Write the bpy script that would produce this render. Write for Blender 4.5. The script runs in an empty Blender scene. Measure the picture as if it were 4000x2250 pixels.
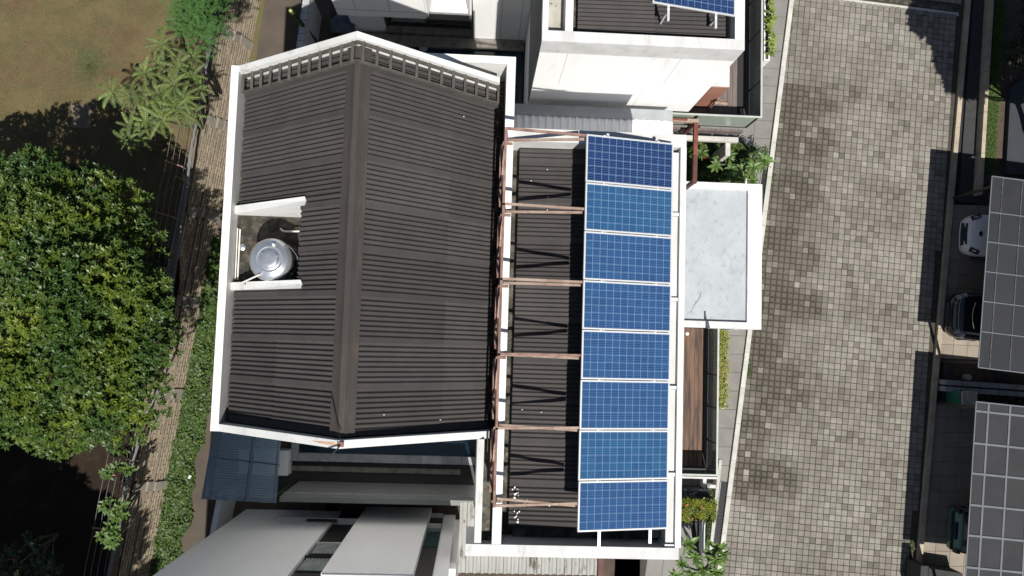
import bpy, math, random
import numpy as np
from mathutils import Vector, Matrix
random.seed(7)
RNG = np.random.default_rng(7)
SC = bpy.context.scene
COL = SC.collection

# ------------------------------------------------------------------ camera
FPX = 3043.0          # focal length in pixels of the 4000 px wide photograph
CAMZ = 26.0           # drone height over the street
_n = Vector((136.0, 218.0, FPX)).normalized()          # world up, seen in camera axes
_x = (Vector((1, 0, 0)) - _n * _n.x).normalized()
_y = _n.cross(_x)
_a = math.radians(-1.75)
CX = math.cos(_a) * _x + math.sin(_a) * _y
CY = -math.sin(_a) * _x + math.cos(_a) * _y
CZ = _n
cam_data = bpy.data.cameras.new('camera')
cam = bpy.data.objects.new('camera', cam_data)
COL.objects.link(cam)
cam_data.sensor_width = 36.0
cam_data.lens = 36.0 * FPX / 4000.0
cam_data.clip_start = 0.1
cam_data.clip_end = 600.0
cam.matrix_world = Matrix((
    (CX.x, CX.y, CX.z, 0), (CY.x, CY.y, CY.z, 0), (CZ.x, CZ.y, CZ.z, CAMZ), (0, 0, 0, 1)))
SC.camera = cam

# ------------------------------------------------------------------ light
SHIFT = Vector((-0.148, 0.576, -1.0))                  # way the sunlight travels, per metre of height
sun_dir = (-SHIFT).normalized()
elev = math.asin(sun_dir.z)
azim = math.atan2(sun_dir.x, sun_dir.y)                # clockwise from +Y
world = bpy.data.worlds.new('World')
SC.world = world
world.use_nodes = True
wn = world.node_tree.nodes
wl = world.node_tree.links
for n_ in list(wn):
    wn.remove(n_)
sky = wn.new('ShaderNodeTexSky')
sky.sky_type = 'NISHITA'
sky.sun_disc = False
sky.sun_elevation = elev
sky.sun_rotation = azim
sky.air_density = 1.0
sky.dust_density = 1.0
bg = wn.new('ShaderNodeBackground')
bg.inputs['Strength'].default_value = 0.05
wo = wn.new('ShaderNodeOutputWorld')
wl.new(sky.outputs[0], bg.inputs['Color'])
wl.new(bg.outputs[0], wo.inputs['Surface'])
sd = bpy.data.lights.new('sun', 'SUN')
sd.energy = 5.0
sd.angle = math.radians(0.5)
sd.color = (1.0, 0.965, 0.90)
sun = bpy.data.objects.new('sun', sd)
COL.objects.link(sun)
sun.rotation_euler = SHIFT.to_track_quat('-Z', 'Y').to_euler()
sun.location = (0, -10, 40)
SC.view_settings.view_transform = 'Standard'
SC.view_settings.look = 'None'
SC.view_settings.gamma = 1.0
SC.view_settings.exposure = 0.35
SC.view_settings.use_curve_mapping = False
SC.cycles.max_bounces = 6
SC.cycles.transparent_max_bounces = 8


def W(px, py, z):
    """point at height z that lies behind pixel (px, py) of the photograph"""
    c = Vector((px - 2000.0, 1125.0 - py, -FPX))
    w = Vector((c.dot(CX), c.dot(CY), c.dot(CZ)))
    t = (z - CAMZ) / w.z
    return Vector((w.x * t, w.y * t, z))


def in_view(v):
    w = Vector((v[0], v[1], v[2] - CAMZ))
    c = CX * w.x + CY * w.y + CZ * w.z
    return 2000 + FPX * c.x / -c.z, 1125 - FPX * c.y / -c.z


# ------------------------------------------------------------------ materials
def mat(name, c, c2=None, sc=3.0, lo=0.35, hi=0.65, rough=0.8, metal=0.0, bump=0.0, bsc=60.0, spec=0.4,
        stain=None, ssc=1.0, slo=0.55, shi=0.75, stretch=None, tone=None, crack=None, rnd=0.0, transl=0.0,
        fine=0.0, wave=None):
    m = bpy.data.materials.new(name)
    m.use_nodes = True
    nt = m.node_tree
    N, L = nt.nodes, nt.links
    b = N['Principled BSDF']
    b.inputs['Roughness'].default_value = rough
    b.inputs['Metallic'].default_value = metal
    b.inputs['Specular IOR Level'].default_value = spec
    geo = N.new('ShaderNodeNewGeometry')
    pos = geo.outputs['Position']
    if stretch:
        mp = N.new('ShaderNodeMapping')
        mp.inputs['Scale'].default_value = stretch
        L.new(pos, mp.inputs['Vector'])
        vec = mp.outputs[0]
    else:
        vec = pos

    def noise(s, det=5, r=0.6, v=None):
        q = N.new('ShaderNodeTexNoise')
        q.inputs['Scale'].default_value = s
        q.inputs['Detail'].default_value = det
        q.inputs['Roughness'].default_value = r
        L.new(v or vec, q.inputs['Vector'])
        return q.outputs['Fac']

    def ramp(src, a, z):
        q = N.new('ShaderNodeMapRange')
        q.inputs['From Min'].default_value = a
        q.inputs['From Max'].default_value = z
        L.new(src, q.inputs['Value'])
        return q.outputs[0]

    def mixc(f, a, z):
        q = N.new('ShaderNodeMix')
        q.data_type = 'RGBA'
        if isinstance(f, float):
            q.inputs[0].default_value = f
        else:
            L.new(f, q.inputs[0])
        for sock, v in ((q.inputs[6], a), (q.inputs[7], z)):
            if isinstance(v, tuple):
                sock.default_value = v + (1.0,)
            else:
                L.new(v, sock)
        return q.outputs[2]

    def mulv(col, val):
        q = N.new('ShaderNodeMix')
        q.data_type = 'RGBA'
        q.blend_type = 'MULTIPLY'
        q.inputs[0].default_value = 1.0
        L.new(col, q.inputs[6])
        L.new(val, q.inputs[7])
        return q.outputs[2]

    def lerp(src, a, z):
        q = N.new('ShaderNodeMapRange')
        q.inputs['To Min'].default_value = a
        q.inputs['To Max'].default_value = z
        L.new(src, q.inputs['Value'])
        return q.outputs[0]

    if c2:
        col = mixc(ramp(noise(sc), lo, hi), c, c2)
    else:
        q = N.new('ShaderNodeRGB')
        q.outputs[0].default_value = c + (1.0,)
        col = q.outputs[0]
    if tone:                                     # per-face attribute picks between colours
        at = N.new('ShaderNodeAttribute')
        at.attribute_name = 'tone'
        col = mixc(at.outputs['Fac'], col, tone)
    if stain:
        col = mixc(ramp(noise(ssc, 8, 0.68), slo, shi), col, stain)
    if fine:
        col = mulv(col, lerp(noise(90.0, 3, 0.7, pos), 1.0 - fine, 1.0 + fine))
    if crack:
        v = N.new('ShaderNodeTexVoronoi')
        v.feature = 'DISTANCE_TO_EDGE'
        v.inputs['Scale'].default_value = crack[0]
        L.new(pos, v.inputs['Vector'])
        col = mixc(ramp(v.outputs['Distance'], 0.0, crack[1]), crack[2], col)
    if rnd:
        oi = N.new('ShaderNodeObjectInfo')
        col = mulv(col, lerp(oi.outputs['Random'], 1.0 - rnd, 1.0 + rnd))
    L.new(col, b.inputs['Base Color'])
    if bump:
        bp = N.new('ShaderNodeBump')
        bp.inputs['Strength'].default_value = bump
        bp.inputs['Distance'].default_value = 0.02
        L.new(noise(bsc, 4, 0.6, pos), bp.inputs['Height'])
        L.new(bp.outputs[0], b.inputs['Normal'])
    if transl:
        tr = N.new('ShaderNodeBsdfTranslucent')
        L.new(col, tr.inputs['Color'])
        mx = N.new('ShaderNodeMixShader')
        mx.inputs[0].default_value = transl
        L.new(b.outputs[0], mx.inputs[1])
        L.new(tr.outputs[0], mx.inputs[2])
        L.new(mx.outputs[0], N['Material Output'].inputs['Surface'])
    return m


def glass_mat(name, tint, opac, rough=0.05):
    """thin sheet of tinted glass: part see-through, part glossy body colour"""
    m = bpy.data.materials.new(name)
    m.use_nodes = True
    N, L = m.node_tree.nodes, m.node_tree.links
    b = N['Principled BSDF']
    b.inputs['Base Color'].default_value = tint + (1,)
    b.inputs['Roughness'].default_value = rough
    b.inputs['Specular IOR Level'].default_value = 0.6
    t = N.new('ShaderNodeBsdfTransparent')
    t.inputs['Color'].default_value = (0.72, 0.80, 0.84, 1)
    mx = N.new('ShaderNodeMixShader')
    mx.inputs[0].default_value = opac
    L.new(t.outputs[0], mx.inputs[1])
    L.new(b.outputs[0], mx.inputs[2])
    L.new(mx.outputs[0], N['Material Output'].inputs['Surface'])
    return m


M = {}
M['white'] = mat('white_paint', (0.68, 0.68, 0.665), (0.60, 0.60, 0.585), 1.3, stain=(0.36, 0.35, 0.325), ssc=3.2, slo=0.56, shi=0.80, rough=0.7, bump=0.05, fine=0.03)
M['white_old'] = mat('weathered_white_paint', (0.58, 0.58, 0.57), (0.47, 0.47, 0.46), 2.0, stain=(0.26, 0.25, 0.235), ssc=3.0, slo=0.58, shi=0.78, rough=0.8, bump=0.1, stretch=(1, 0.35, 1), fine=0.05)
M['wall_white'] = mat('white_render_wall', (0.83, 0.83, 0.82), (0.77, 0.77, 0.77), 0.9, stain=(0.52, 0.52, 0.50), ssc=0.9, slo=0.62, shi=0.85, rough=0.8, stretch=(1.6, 1.6, 0.35), fine=0.02)
M['wall_grey'] = mat('pale_grey_render_wall', (0.60, 0.615, 0.61), (0.53, 0.545, 0.545), 0.8, rough=0.8, stretch=(1.5, 1.5, 0.5), fine=0.02)
M['wall_shade'] = mat('shaded_white_wall', (0.36, 0.39, 0.42), (0.28, 0.30, 0.33), 2.0, rough=0.8, bump=0.1)  # white wall with shade put into its colour; not assigned
M['cracked'] = mat('dark_stained_side_wall', (0.15, 0.155, 0.155), (0.09, 0.095, 0.095), 3.0, crack=(5.5, 0.06, (0.03, 0.03, 0.03)), rough=0.9, bump=0.2)
M['roof'] = mat('dark_brown_bitumen_roofing', (0.060, 0.0545, 0.0535), (0.050, 0.0465, 0.046), 2.2, rough=0.92, spec=0.2, bump=0.25, bsc=160, stain=(0.080, 0.073, 0.070), ssc=5, slo=0.62, shi=0.8, fine=0.14, rnd=0.15)
M['ridge'] = mat('brown_ridge_roofing', (0.058, 0.050, 0.046), (0.047, 0.042, 0.040), 1.6, stain=(0.080, 0.064, 0.053), ssc=2.2, slo=0.52, shi=0.72, rough=0.9, spec=0.2, fine=0.12, rnd=0.08, stretch=(2.5, 0.5, 1))
M['slab'] = mat('mossy_dark_concrete', (0.040, 0.038, 0.031), (0.11, 0.10, 0.085), 5.0, lo=0.45, hi=0.65, stain=(0.30, 0.28, 0.24), ssc=4, slo=0.60, shi=0.74, rough=0.95, bump=0.3)
M['floor_wet'] = mat('damp_tank_floor', (0.022, 0.020, 0.016), (0.085, 0.072, 0.054), 6.0, lo=0.42, hi=0.66, stain=(0.16, 0.145, 0.11), ssc=9, slo=0.6, shi=0.75, rough=0.8, bump=0.3)
M['porch'] = mat('pale_grey_waterproofing', (0.37, 0.395, 0.415), (0.32, 0.345, 0.365), 1.6, stain=(0.25, 0.27, 0.285), ssc=6.0, slo=0.52, shi=0.74, rough=0.8, stretch=(1.0, 0.8, 1))
M['brush'] = mat('brushed_white_coating', (0.66, 0.66, 0.65), (0.47, 0.47, 0.47), 6.0, lo=0.40, hi=0.7, rough=0.75, stretch=(3.0, 0.7, 1))
M['timber'] = mat('grey_weathered_timber', (0.050, 0.047, 0.041), (0.085, 0.078, 0.066), 9.0, rough=0.9, stain=(0.11, 0.085, 0.045), ssc=7, slo=0.6, shi=0.75, fine=0.15)
M['rust'] = mat('rusty_primer_steel', (0.155, 0.078, 0.066), (0.25, 0.165, 0.13), 5.0, stain=(0.13, 0.055, 0.03), ssc=7, slo=0.55, shi=0.7, rough=0.8, fine=0.1, rnd=0.15)
M['rustpale'] = mat('cream_primer_steel', (0.36, 0.29, 0.23), (0.25, 0.155, 0.12), 4.0, stain=(0.16, 0.07, 0.045), ssc=6, slo=0.58, shi=0.72, rough=0.75, rnd=0.1)
M['rustred'] = mat('rusty_red_gate_beam', (0.125, 0.036, 0.024), (0.18, 0.062, 0.042), 5.0, stain=(0.40, 0.34, 0.26), ssc=3.0, slo=0.60, shi=0.70, rough=0.8)
M['alu'] = mat('aluminium', (0.62, 0.63, 0.64), rough=0.4, metal=0.3)
M['steel'] = mat('brushed_stainless_steel', (0.76, 0.78, 0.80), (0.66, 0.68, 0.70), 8.0, rough=0.24, metal=0.82)
M['pvc'] = mat('white_plastic_pipe', (0.70, 0.68, 0.62), (0.60, 0.58, 0.53), 5.0, rough=0.5)
M['black'] = mat('black_plastic', (0.02, 0.02, 0.022), rough=0.5)
M['rubber'] = mat('tyre_rubber', (0.015, 0.015, 0.015), rough=0.9)
M['darkglass'] = mat('dark_window_glass', (0.012, 0.016, 0.018), rough=0.06, spec=0.6)
M['greenglass'] = mat('greenish_window_glass', (0.03, 0.06, 0.055), rough=0.1, spec=0.6)
M['curtain'] = mat('grey_curtain_cloth', (0.30, 0.33, 0.32), (0.20, 0.22, 0.22), 3.0, rough=0.9)
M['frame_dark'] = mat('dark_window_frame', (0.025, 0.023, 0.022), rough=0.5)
M['water'] = mat('dark_pool_water', (0.006, 0.018, 0.028), rough=0.04, spec=0.5, bump=0.03, bsc=3)
M['stonecope'] = mat('grey_pool_stone', (0.30, 0.315, 0.33), (0.22, 0.23, 0.245), 4.0, rough=0.8, bump=0.15, rnd=0.1)
M['deck'] = mat('brown_deck_timber', (0.165, 0.095, 0.060), (0.115, 0.066, 0.043), 2.0, stain=(0.045, 0.028, 0.024), ssc=0.9, slo=0.47, shi=0.60, rough=0.7, stretch=(7, 0.55, 1), fine=0.08, rnd=0.12)
M['deck_grey'] = mat('grey_brown_deck_timber', (0.155, 0.125, 0.115), (0.105, 0.085, 0.08), 2.5, rough=0.75, stretch=(8, 0.5, 1), fine=0.08, rnd=0.13)
M['rail_glass'] = glass_mat('smoked_railing_glass', (0.13, 0.15, 0.14), 0.80, 0.1)
M['rail_pale'] = glass_mat('pale_railing_glass', (0.30, 0.34, 0.29), 0.90, 0.15)
M['rail_cap'] = mat('painted_rail_cap', (0.42, 0.45, 0.42), (0.35, 0.38, 0.35), 4.0, rough=0.6)
M['canopy_glass'] = glass_mat('blue_canopy_glass', (0.27, 0.35, 0.41), 0.34, 0.06)  # blue tint, body colour raised to stand for reflected sky
M['terracotta'] = mat('terracotta_tile', (0.29, 0.135, 0.095), (0.245, 0.112, 0.08), 5.0, rough=0.8, rnd=0.1)
M['shed_white'] = mat('white_shed_roofing', (0.82, 0.82, 0.82), (0.74, 0.75, 0.75), 2.0, rough=0.6, stretch=(3, 0.5, 1))
M['shed_grey'] = mat('grey_shed_roofing', (0.30, 0.30, 0.285), (0.24, 0.24, 0.225), 2.0, stain=(0.09, 0.08, 0.06), ssc=2.5, slo=0.55, shi=0.66, rough=0.75, stretch=(2.5, 0.6, 1))
M['flash'] = mat('grey_metal_flashing', (0.30, 0.32, 0.33), (0.24, 0.26, 0.27), 3.0, rough=0.6)
M['soil'] = mat('brown_soil', (0.085, 0.062, 0.045), (0.055, 0.042, 0.032), 4.0, rough=0.95, bump=0.5, bsc=40)
M['path'] = mat('brown_compacted_path', (0.090, 0.072, 0.056), (0.068, 0.055, 0.044), 1.2, rough=0.95, bump=0.25, bsc=70, stain=(0.17, 0.145, 0.11), ssc=9, slo=0.70, shi=0.78, fine=0.12)
M['moss'] = mat('mossy_earth', (0.12, 0.085, 0.05), (0.085, 0.095, 0.03), 3.0, stain=(0.24, 0.20, 0.14), ssc=14, slo=0.66, shi=0.74, rough=0.95, bump=0.6, bsc=30)
M['lawn'] = mat('dry_lawn', (0.128, 0.100, 0.052), (0.096, 0.082, 0.040), 1.6, lo=0.40, hi=0.60, stain=(0.105, 0.060, 0.036), ssc=0.9, slo=0.48, shi=0.72, rough=1.0, spec=0.1, bump=0.9, bsc=45, fine=0.38)
M['blade'] = mat('grass_blade', (0.150, 0.120, 0.060), tone=(0.075, 0.095, 0.035), rough=0.8, spec=0.2)
M['brick'] = mat('buff_concrete_brick', (0.40, 0.335, 0.24), (0.33, 0.275, 0.20), 2.0, stain=(0.14, 0.12, 0.09), ssc=1.6, slo=0.60, shi=0.75, rough=0.95, bump=0.3, bsc=50, rnd=0.14, fine=0.1, stretch=(1, 1, 2), tone=(0.26, 0.215, 0.155))
M['mortar'] = mat('brown_mortar', (0.16, 0.13, 0.095), (0.115, 0.095, 0.07), 4.0, rough=0.95, bump=0.3)
M['pilaster'] = mat('rough_concrete_pilaster', (0.26, 0.235, 0.19), (0.18, 0.165, 0.14), 3.0, rough=0.95, bump=0.4)
M['galv'] = mat('dull_barbed_wire_steel', (0.20, 0.20, 0.20), rough=0.6, metal=0.3)
M['pinkarm'] = mat('red_oxide_fence_arm', (0.30, 0.16, 0.13), rough=0.8)
M['cable'] = mat('grey_bundled_cable', (0.17, 0.175, 0.18), rough=0.8)
M['kerb'] = mat('pale_concrete_kerb', (0.50, 0.49, 0.45), (0.40, 0.39, 0.36), 3.0, stain=(0.22, 0.21, 0.18), ssc=4, slo=0.62, shi=0.78, rough=0.85, rnd=0.06)
M['kerb_tan'] = mat('tan_concrete_kerb', (0.40, 0.34, 0.26), (0.31, 0.26, 0.19), 3.0, stain=(0.20, 0.13, 0.09), ssc=3, slo=0.60, shi=0.75, rough=0.85, rnd=0.08)
M['pavement'] = mat('grey_pavement_slab', (0.215, 0.205, 0.19), (0.175, 0.17, 0.16), 2.2, stain=(0.13, 0.12, 0.11), ssc=1.6, slo=0.58, shi=0.75, rough=0.9, bump=0.1, fine=0.05, rnd=0.06)
M['drive'] = mat('beige_driveway_tile', (0.25, 0.215, 0.172), (0.21, 0.18, 0.145), 2.0, rough=0.85, fine=0.06, rnd=0.08)
M['charcoal'] = mat('charcoal_stone_strip', (0.040, 0.041, 0.042), (0.030, 0.031, 0.032), 5.0, rough=0.9, bump=0.2)
M['joint'] = mat('dark_paving_joint_sand', (0.042, 0.037, 0.029), (0.060, 0.053, 0.041), 5.0, stain=(0.05, 0.065, 0.02), ssc=1.2, slo=0.66, shi=0.74, rough=1.0)
M['grate'] = mat('black_drain_grate', (0.02, 0.02, 0.022), rough=0.7)
M['poly'] = mat('dark_polycarbonate_sheet', (0.024, 0.0265, 0.031), (0.020, 0.0225, 0.026), 1.5, rough=0.7, spec=0.25, fine=0.06, rnd=0.10)
M['polydust'] = mat('dusty_polycarbonate_sheet', (0.031, 0.032, 0.035), (0.025, 0.026, 0.029), 1.5, rough=0.7, spec=0.25, fine=0.06, rnd=0.10)
M['bar_grey'] = mat('grey_canopy_bar', (0.125, 0.138, 0.155), (0.10, 0.112, 0.125), 4.0, rough=0.6)
M['bar_rust'] = mat('brown_canopy_seam', (0.055, 0.045, 0.043), (0.11, 0.105, 0.105), 6.0, rough=0.8)
M['slate_and_shade'] = mat('slate_and_shaded_concrete', (0.034, 0.040, 0.047), (0.026, 0.030, 0.036), 2.0, rough=0.8, fine=0.1)
M['bin_green'] = mat('green_bin_plastic', (0.012, 0.13, 0.085), (0.015, 0.105, 0.07), 4.0, rough=0.5)
M['bin_lid'] = mat('grey_dusty_bin_lid', (0.42, 0.38, 0.34), (0.30, 0.27, 0.24), 5.0, rough=0.7)
M['hose'] = mat('dark_garden_hose', (0.035, 0.045, 0.055), rough=0.5)
M['bark'] = mat('brown_bark', (0.085, 0.062, 0.045), (0.055, 0.042, 0.032), 6.0, rough=0.95, bump=0.5)
M['twig'] = mat('grey_green_stem', (0.13, 0.115, 0.085), (0.09, 0.085, 0.06), 6.0, rough=0.9)
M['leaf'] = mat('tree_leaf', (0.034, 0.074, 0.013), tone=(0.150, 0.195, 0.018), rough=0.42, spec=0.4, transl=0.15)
M['leaf_hedge'] = mat('hedge_leaf', (0.032, 0.072, 0.016), tone=(0.105, 0.150, 0.030), rough=0.5, spec=0.4, transl=0.15)
M['leaf_bright'] = mat('bright_green_leaf', (0.034, 0.090, 0.022), tone=(0.080, 0.165, 0.040), rough=0.55, spec=0.3, transl=0.2)
M['leaf_frond'] = mat('olive_frond', (0.032, 0.080, 0.020), tone=(0.150, 0.190, 0.050), rough=0.55, spec=0.4, transl=0.15, rnd=0.4)
M['leaf_frangipani'] = mat('broad_green_leaf', (0.075, 0.135, 0.030), (0.11, 0.18, 0.045), 3.0, rough=0.45, spec=0.4, transl=0.15, rnd=0.25)
M['leaf_topiary'] = mat('yellow_green_topiary_leaf', (0.085, 0.125, 0.012), tone=(0.20, 0.21, 0.02), rough=0.5, transl=0.15)
M['leaf_grass'] = mat('yellow_green_grass_blade', (0.17, 0.19, 0.03), tone=(0.30, 0.29, 0.07), rough=0.6, transl=0.15)
M['leaf_dark'] = mat('dark_shrub_leaf', (0.020, 0.034, 0.012), tone=(0.07, 0.095, 0.04), rough=0.35, spec=0.5)
M['flower_red'] = mat('red_flower', (0.52, 0.07, 0.06), tone=(0.55, 0.30, 0.03), rough=0.6)
M['cactus'] = mat('green_cactus', (0.035, 0.055, 0.016), tone=(0.30, 0.36, 0.06), rough=0.6)
M['car_white'] = mat('white_car_paint', (0.62, 0.62, 0.64), rough=0.2, spec=0.6)
M['car_black'] = mat('black_car_paint', (0.010, 0.011, 0.015), rough=0.12, spec=0.7)
M['car_green'] = mat('green_car_paint', (0.055, 0.15, 0.11), rough=0.22, spec=0.6)
M['chrome'] = mat('chrome_trim', (0.75, 0.76, 0.78), rough=0.12, metal=1.0)
M['lamp'] = mat('headlight_lens', (0.25, 0.26, 0.28), rough=0.08, spec=0.8)
M['plate'] = mat('dark_number_plate', (0.012, 0.022, 0.075), rough=0.4)
M['backsheet'] = mat('pale_blue_panel_backsheet', (0.21, 0.33, 0.49), rough=0.25, spec=0.5)
M['droppings'] = mat('bird_droppings', (0.72, 0.72, 0.68), rough=0.9)
M['tarp'] = mat('blue_grey_tarpaulin', (0.06, 0.085, 0.12), (0.045, 0.06, 0.09), 4.0, rough=0.6)
M['tile_terrace'] = mat('brown_terrace_floor', (0.055, 0.044, 0.038), (0.04, 0.033, 0.03), 3.0, rough=0.8)
M['ledge'] = mat('stained_grey_ledge', (0.22, 0.205, 0.18), (0.15, 0.14, 0.125), 4.0, stain=(0.10, 0.085, 0.06), ssc=4, slo=0.55, shi=0.7, rough=0.9)
M['yard_wall'] = mat('plain_grey_yard_wall', (0.19, 0.20, 0.19), (0.16, 0.17, 0.165), 1.0, rough=0.85)
M['maroon'] = mat('dark_maroon_steel', (0.060, 0.018, 0.016), (0.095, 0.035, 0.028), 4.0, rough=0.7)
M['gutter_stain'] = mat('mottled_gutter_concrete', (0.090, 0.082, 0.064), (0.035, 0.032, 0.026), 4.0, lo=.42, hi=.6, stain=(0.24, 0.22, 0.18), ssc=6, slo=.55, shi=.72, rough=.95, bump=.3)
M['topstone'] = mat('pale_stone_coping', (0.40, 0.42, 0.44), (0.30, 0.32, 0.34), 5.0, rough=0.9, bump=0.4, bsc=25)


def paver_mat():
    m = bpy.data.materials.new('worn_stone_paver')
    m.use_nodes = True
    N, L = m.node_tree.nodes, m.node_tree.links
    b = N['Principled BSDF']
    b.inputs['Roughness'].default_value = 0.88
    b.inputs['Specular IOR Level'].default_value = 0.3
    at = N.new('ShaderNodeAttribute'); at.attribute_name = 'wear'      # r: new/old, g: edge, b: chance
    sp = N.new('ShaderNodeSeparateColor'); L.new(at.outputs['Color'], sp.inputs[0])
    geo = N.new('ShaderNodeNewGeometry')
    def noise(s, d, r=0.6):
        q = N.new('ShaderNodeTexNoise'); q.inputs['Scale'].default_value = s; q.inputs['Detail'].default_value = d
        q.inputs['Roughness'].default_value = r
        L.new(geo.outputs['Position'], q.inputs['Vector']); return q.outputs['Fac']
    def rng(src, a, z, c, d):
        q = N.new('ShaderNodeMapRange')
        for k, v in zip(('From Min', 'From Max', 'To Min', 'To Max'), (a, z, c, d)):
            q.inputs[k].default_value = v
        L.new(src, q.inputs['Value']); return q.outputs[0]
    def mix(f, a, z, mode='MIX'):
        q = N.new('ShaderNodeMix'); q.data_type = 'RGBA'; q.blend_type = mode
        if isinstance(f, float): q.inputs[0].default_value = f
        else: L.new(f, q.inputs[0])
        for s_, v in ((q.inputs[6], a), (q.inputs[7], z)):
            if isinstance(v, tuple): s_.default_value = v + (1,)
            else: L.new(v, s_)
        return q.outputs[2]
    new = mix(rng(noise(0.50, 4), 0.38, 0.62, 0, 1), (0.240, 0.225, 0.199), (0.170, 0.156, 0.135))
    old = mix(rng(noise(0.9, 3), 0.35, 0.65, 0, 1), (0.094, 0.082, 0.066), (0.060, 0.052, 0.042))
    col = mix(sp.outputs[0], new, old)
    col = mix(1.0, col, rng(sp.outputs[2], 0, 1, 0.76, 1.22), 'MULTIPLY')
    # worn stones keep a pale middle
    mid = N.new('ShaderNodeMath'); mid.operation = 'MULTIPLY'
    L.new(rng(sp.outputs[1], 0.0, 0.75, 0.55, 0.0), mid.inputs[0]); L.new(sp.outputs[0], mid.inputs[1])
    col = mix(mid.outputs[0], col, (0.150, 0.135, 0.112))
    col = mix(1.0, col, rng(sp.outputs[1], 0.55, 1.0, 1.0, 0.94), 'MULTIPLY')
    col = mix(rng(noise(7.0, 6, 0.7), 0.50, 0.74, 0, 0.65), col, (0.095, 0.086, 0.071))
    col = mix(1.0, col, rng(noise(120.0, 2, 0.7), 0.2, 0.8, 0.84, 1.16), 'MULTIPLY')
    L.new(col, b.inputs['Base Color'])
    bp = N.new('ShaderNodeBump'); bp.inputs['Strength'].default_value = 0.25; bp.inputs['Distance'].default_value = 0.01
    L.new(noise(70.0, 4), bp.inputs['Height']); L.new(bp.outputs[0], b.inputs['Normal'])
    return m


M['paver'] = paver_mat()


def cell_mat(name, c, c2):
    """polycrystalline solar cell with three pale bus bars across it"""
    m = bpy.data.materials.new(name)
    m.use_nodes = True
    N, L = m.node_tree.nodes, m.node_tree.links
    b = N['Principled BSDF']
    b.inputs['Roughness'].default_value = 0.16
    b.inputs['Specular IOR Level'].default_value = 0.5
    tc = N.new('ShaderNodeTexCoord')
    sx = N.new('ShaderNodeSeparateXYZ'); L.new(tc.outputs['Object'], sx.inputs[0])
    a = N.new('ShaderNodeMath'); a.operation = 'MULTIPLY'; a.inputs[1].default_value = 1 / 0.0385
    L.new(sx.outputs['Y'], a.inputs[0])
    f = N.new('ShaderNodeMath'); f.operation = 'FRACT'; L.new(a.outputs[0], f.inputs[0])
    d = N.new('ShaderNodeMath'); d.operation = 'SUBTRACT'; d.inputs[1].default_value = 0.5; L.new(f.outputs[0], d.inputs[0])
    e = N.new('ShaderNodeMath'); e.operation = 'ABSOLUTE'; L.new(d.outputs[0], e.inputs[0])
    g = N.new('ShaderNodeMath'); g.operation = 'LESS_THAN'; g.inputs[1].default_value = 0.10; L.new(e.outputs[0], g.inputs[0])
    vor = N.new('ShaderNodeTexVoronoi'); vor.inputs['Scale'].default_value = 45
    geo = N.new('ShaderNodeNewGeometry'); L.new(geo.outputs['Position'], vor.inputs['Vector'])
    oi = N.new('ShaderNodeObjectInfo')
    add = N.new('ShaderNodeMath'); add.operation = 'MULTIPLY_ADD'; add.inputs[1].default_value = 0.45
    sep = N.new('ShaderNodeSeparateColor'); L.new(vor.outputs['Color'], sep.inputs[0])
    L.new(sep.outputs[0], add.inputs[0])
    rr = N.new('ShaderNodeMath'); rr.operation = 'MULTIPLY'; rr.inputs[1].default_value = 0.6
    L.new(oi.outputs['Random'], rr.inputs[0]); L.new(rr.outputs[0], add.inputs[2])
    mx = N.new('ShaderNodeMix'); mx.data_type = 'RGBA'
    L.new(add.outputs[0], mx.inputs[0]); mx.inputs[6].default_value = c + (1,); mx.inputs[7].default_value = c2 + (1,)
    m2 = N.new('ShaderNodeMix'); m2.data_type = 'RGBA'
    k = N.new('ShaderNodeMath'); k.operation = 'MULTIPLY'; k.inputs[1].default_value = 0.42; L.new(g.outputs[0], k.inputs[0])
    L.new(k.outputs[0], m2.inputs[0]); L.new(mx.outputs[2], m2.inputs[6]); m2.inputs[7].default_value = (0.13, 0.25, 0.40, 1)
    L.new(m2.outputs[2], b.inputs['Base Color'])
    return m


M['cell_navy'] = cell_mat('navy_solar_cell', (0.006, 0.015, 0.066), (0.011, 0.027, 0.102))
M['cell_blue'] = cell_mat('blue_solar_cell', (0.013, 0.040, 0.125), (0.019, 0.064, 0.165))
M['cell_teal'] = cell_mat('teal_blue_solar_cell', (0.012, 0.047, 0.128), (0.018, 0.076, 0.168))
M['cell_violet'] = cell_mat('violet_blue_solar_cell', (0.014, 0.038, 0.122), (0.018, 0.064, 0.168))

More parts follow.
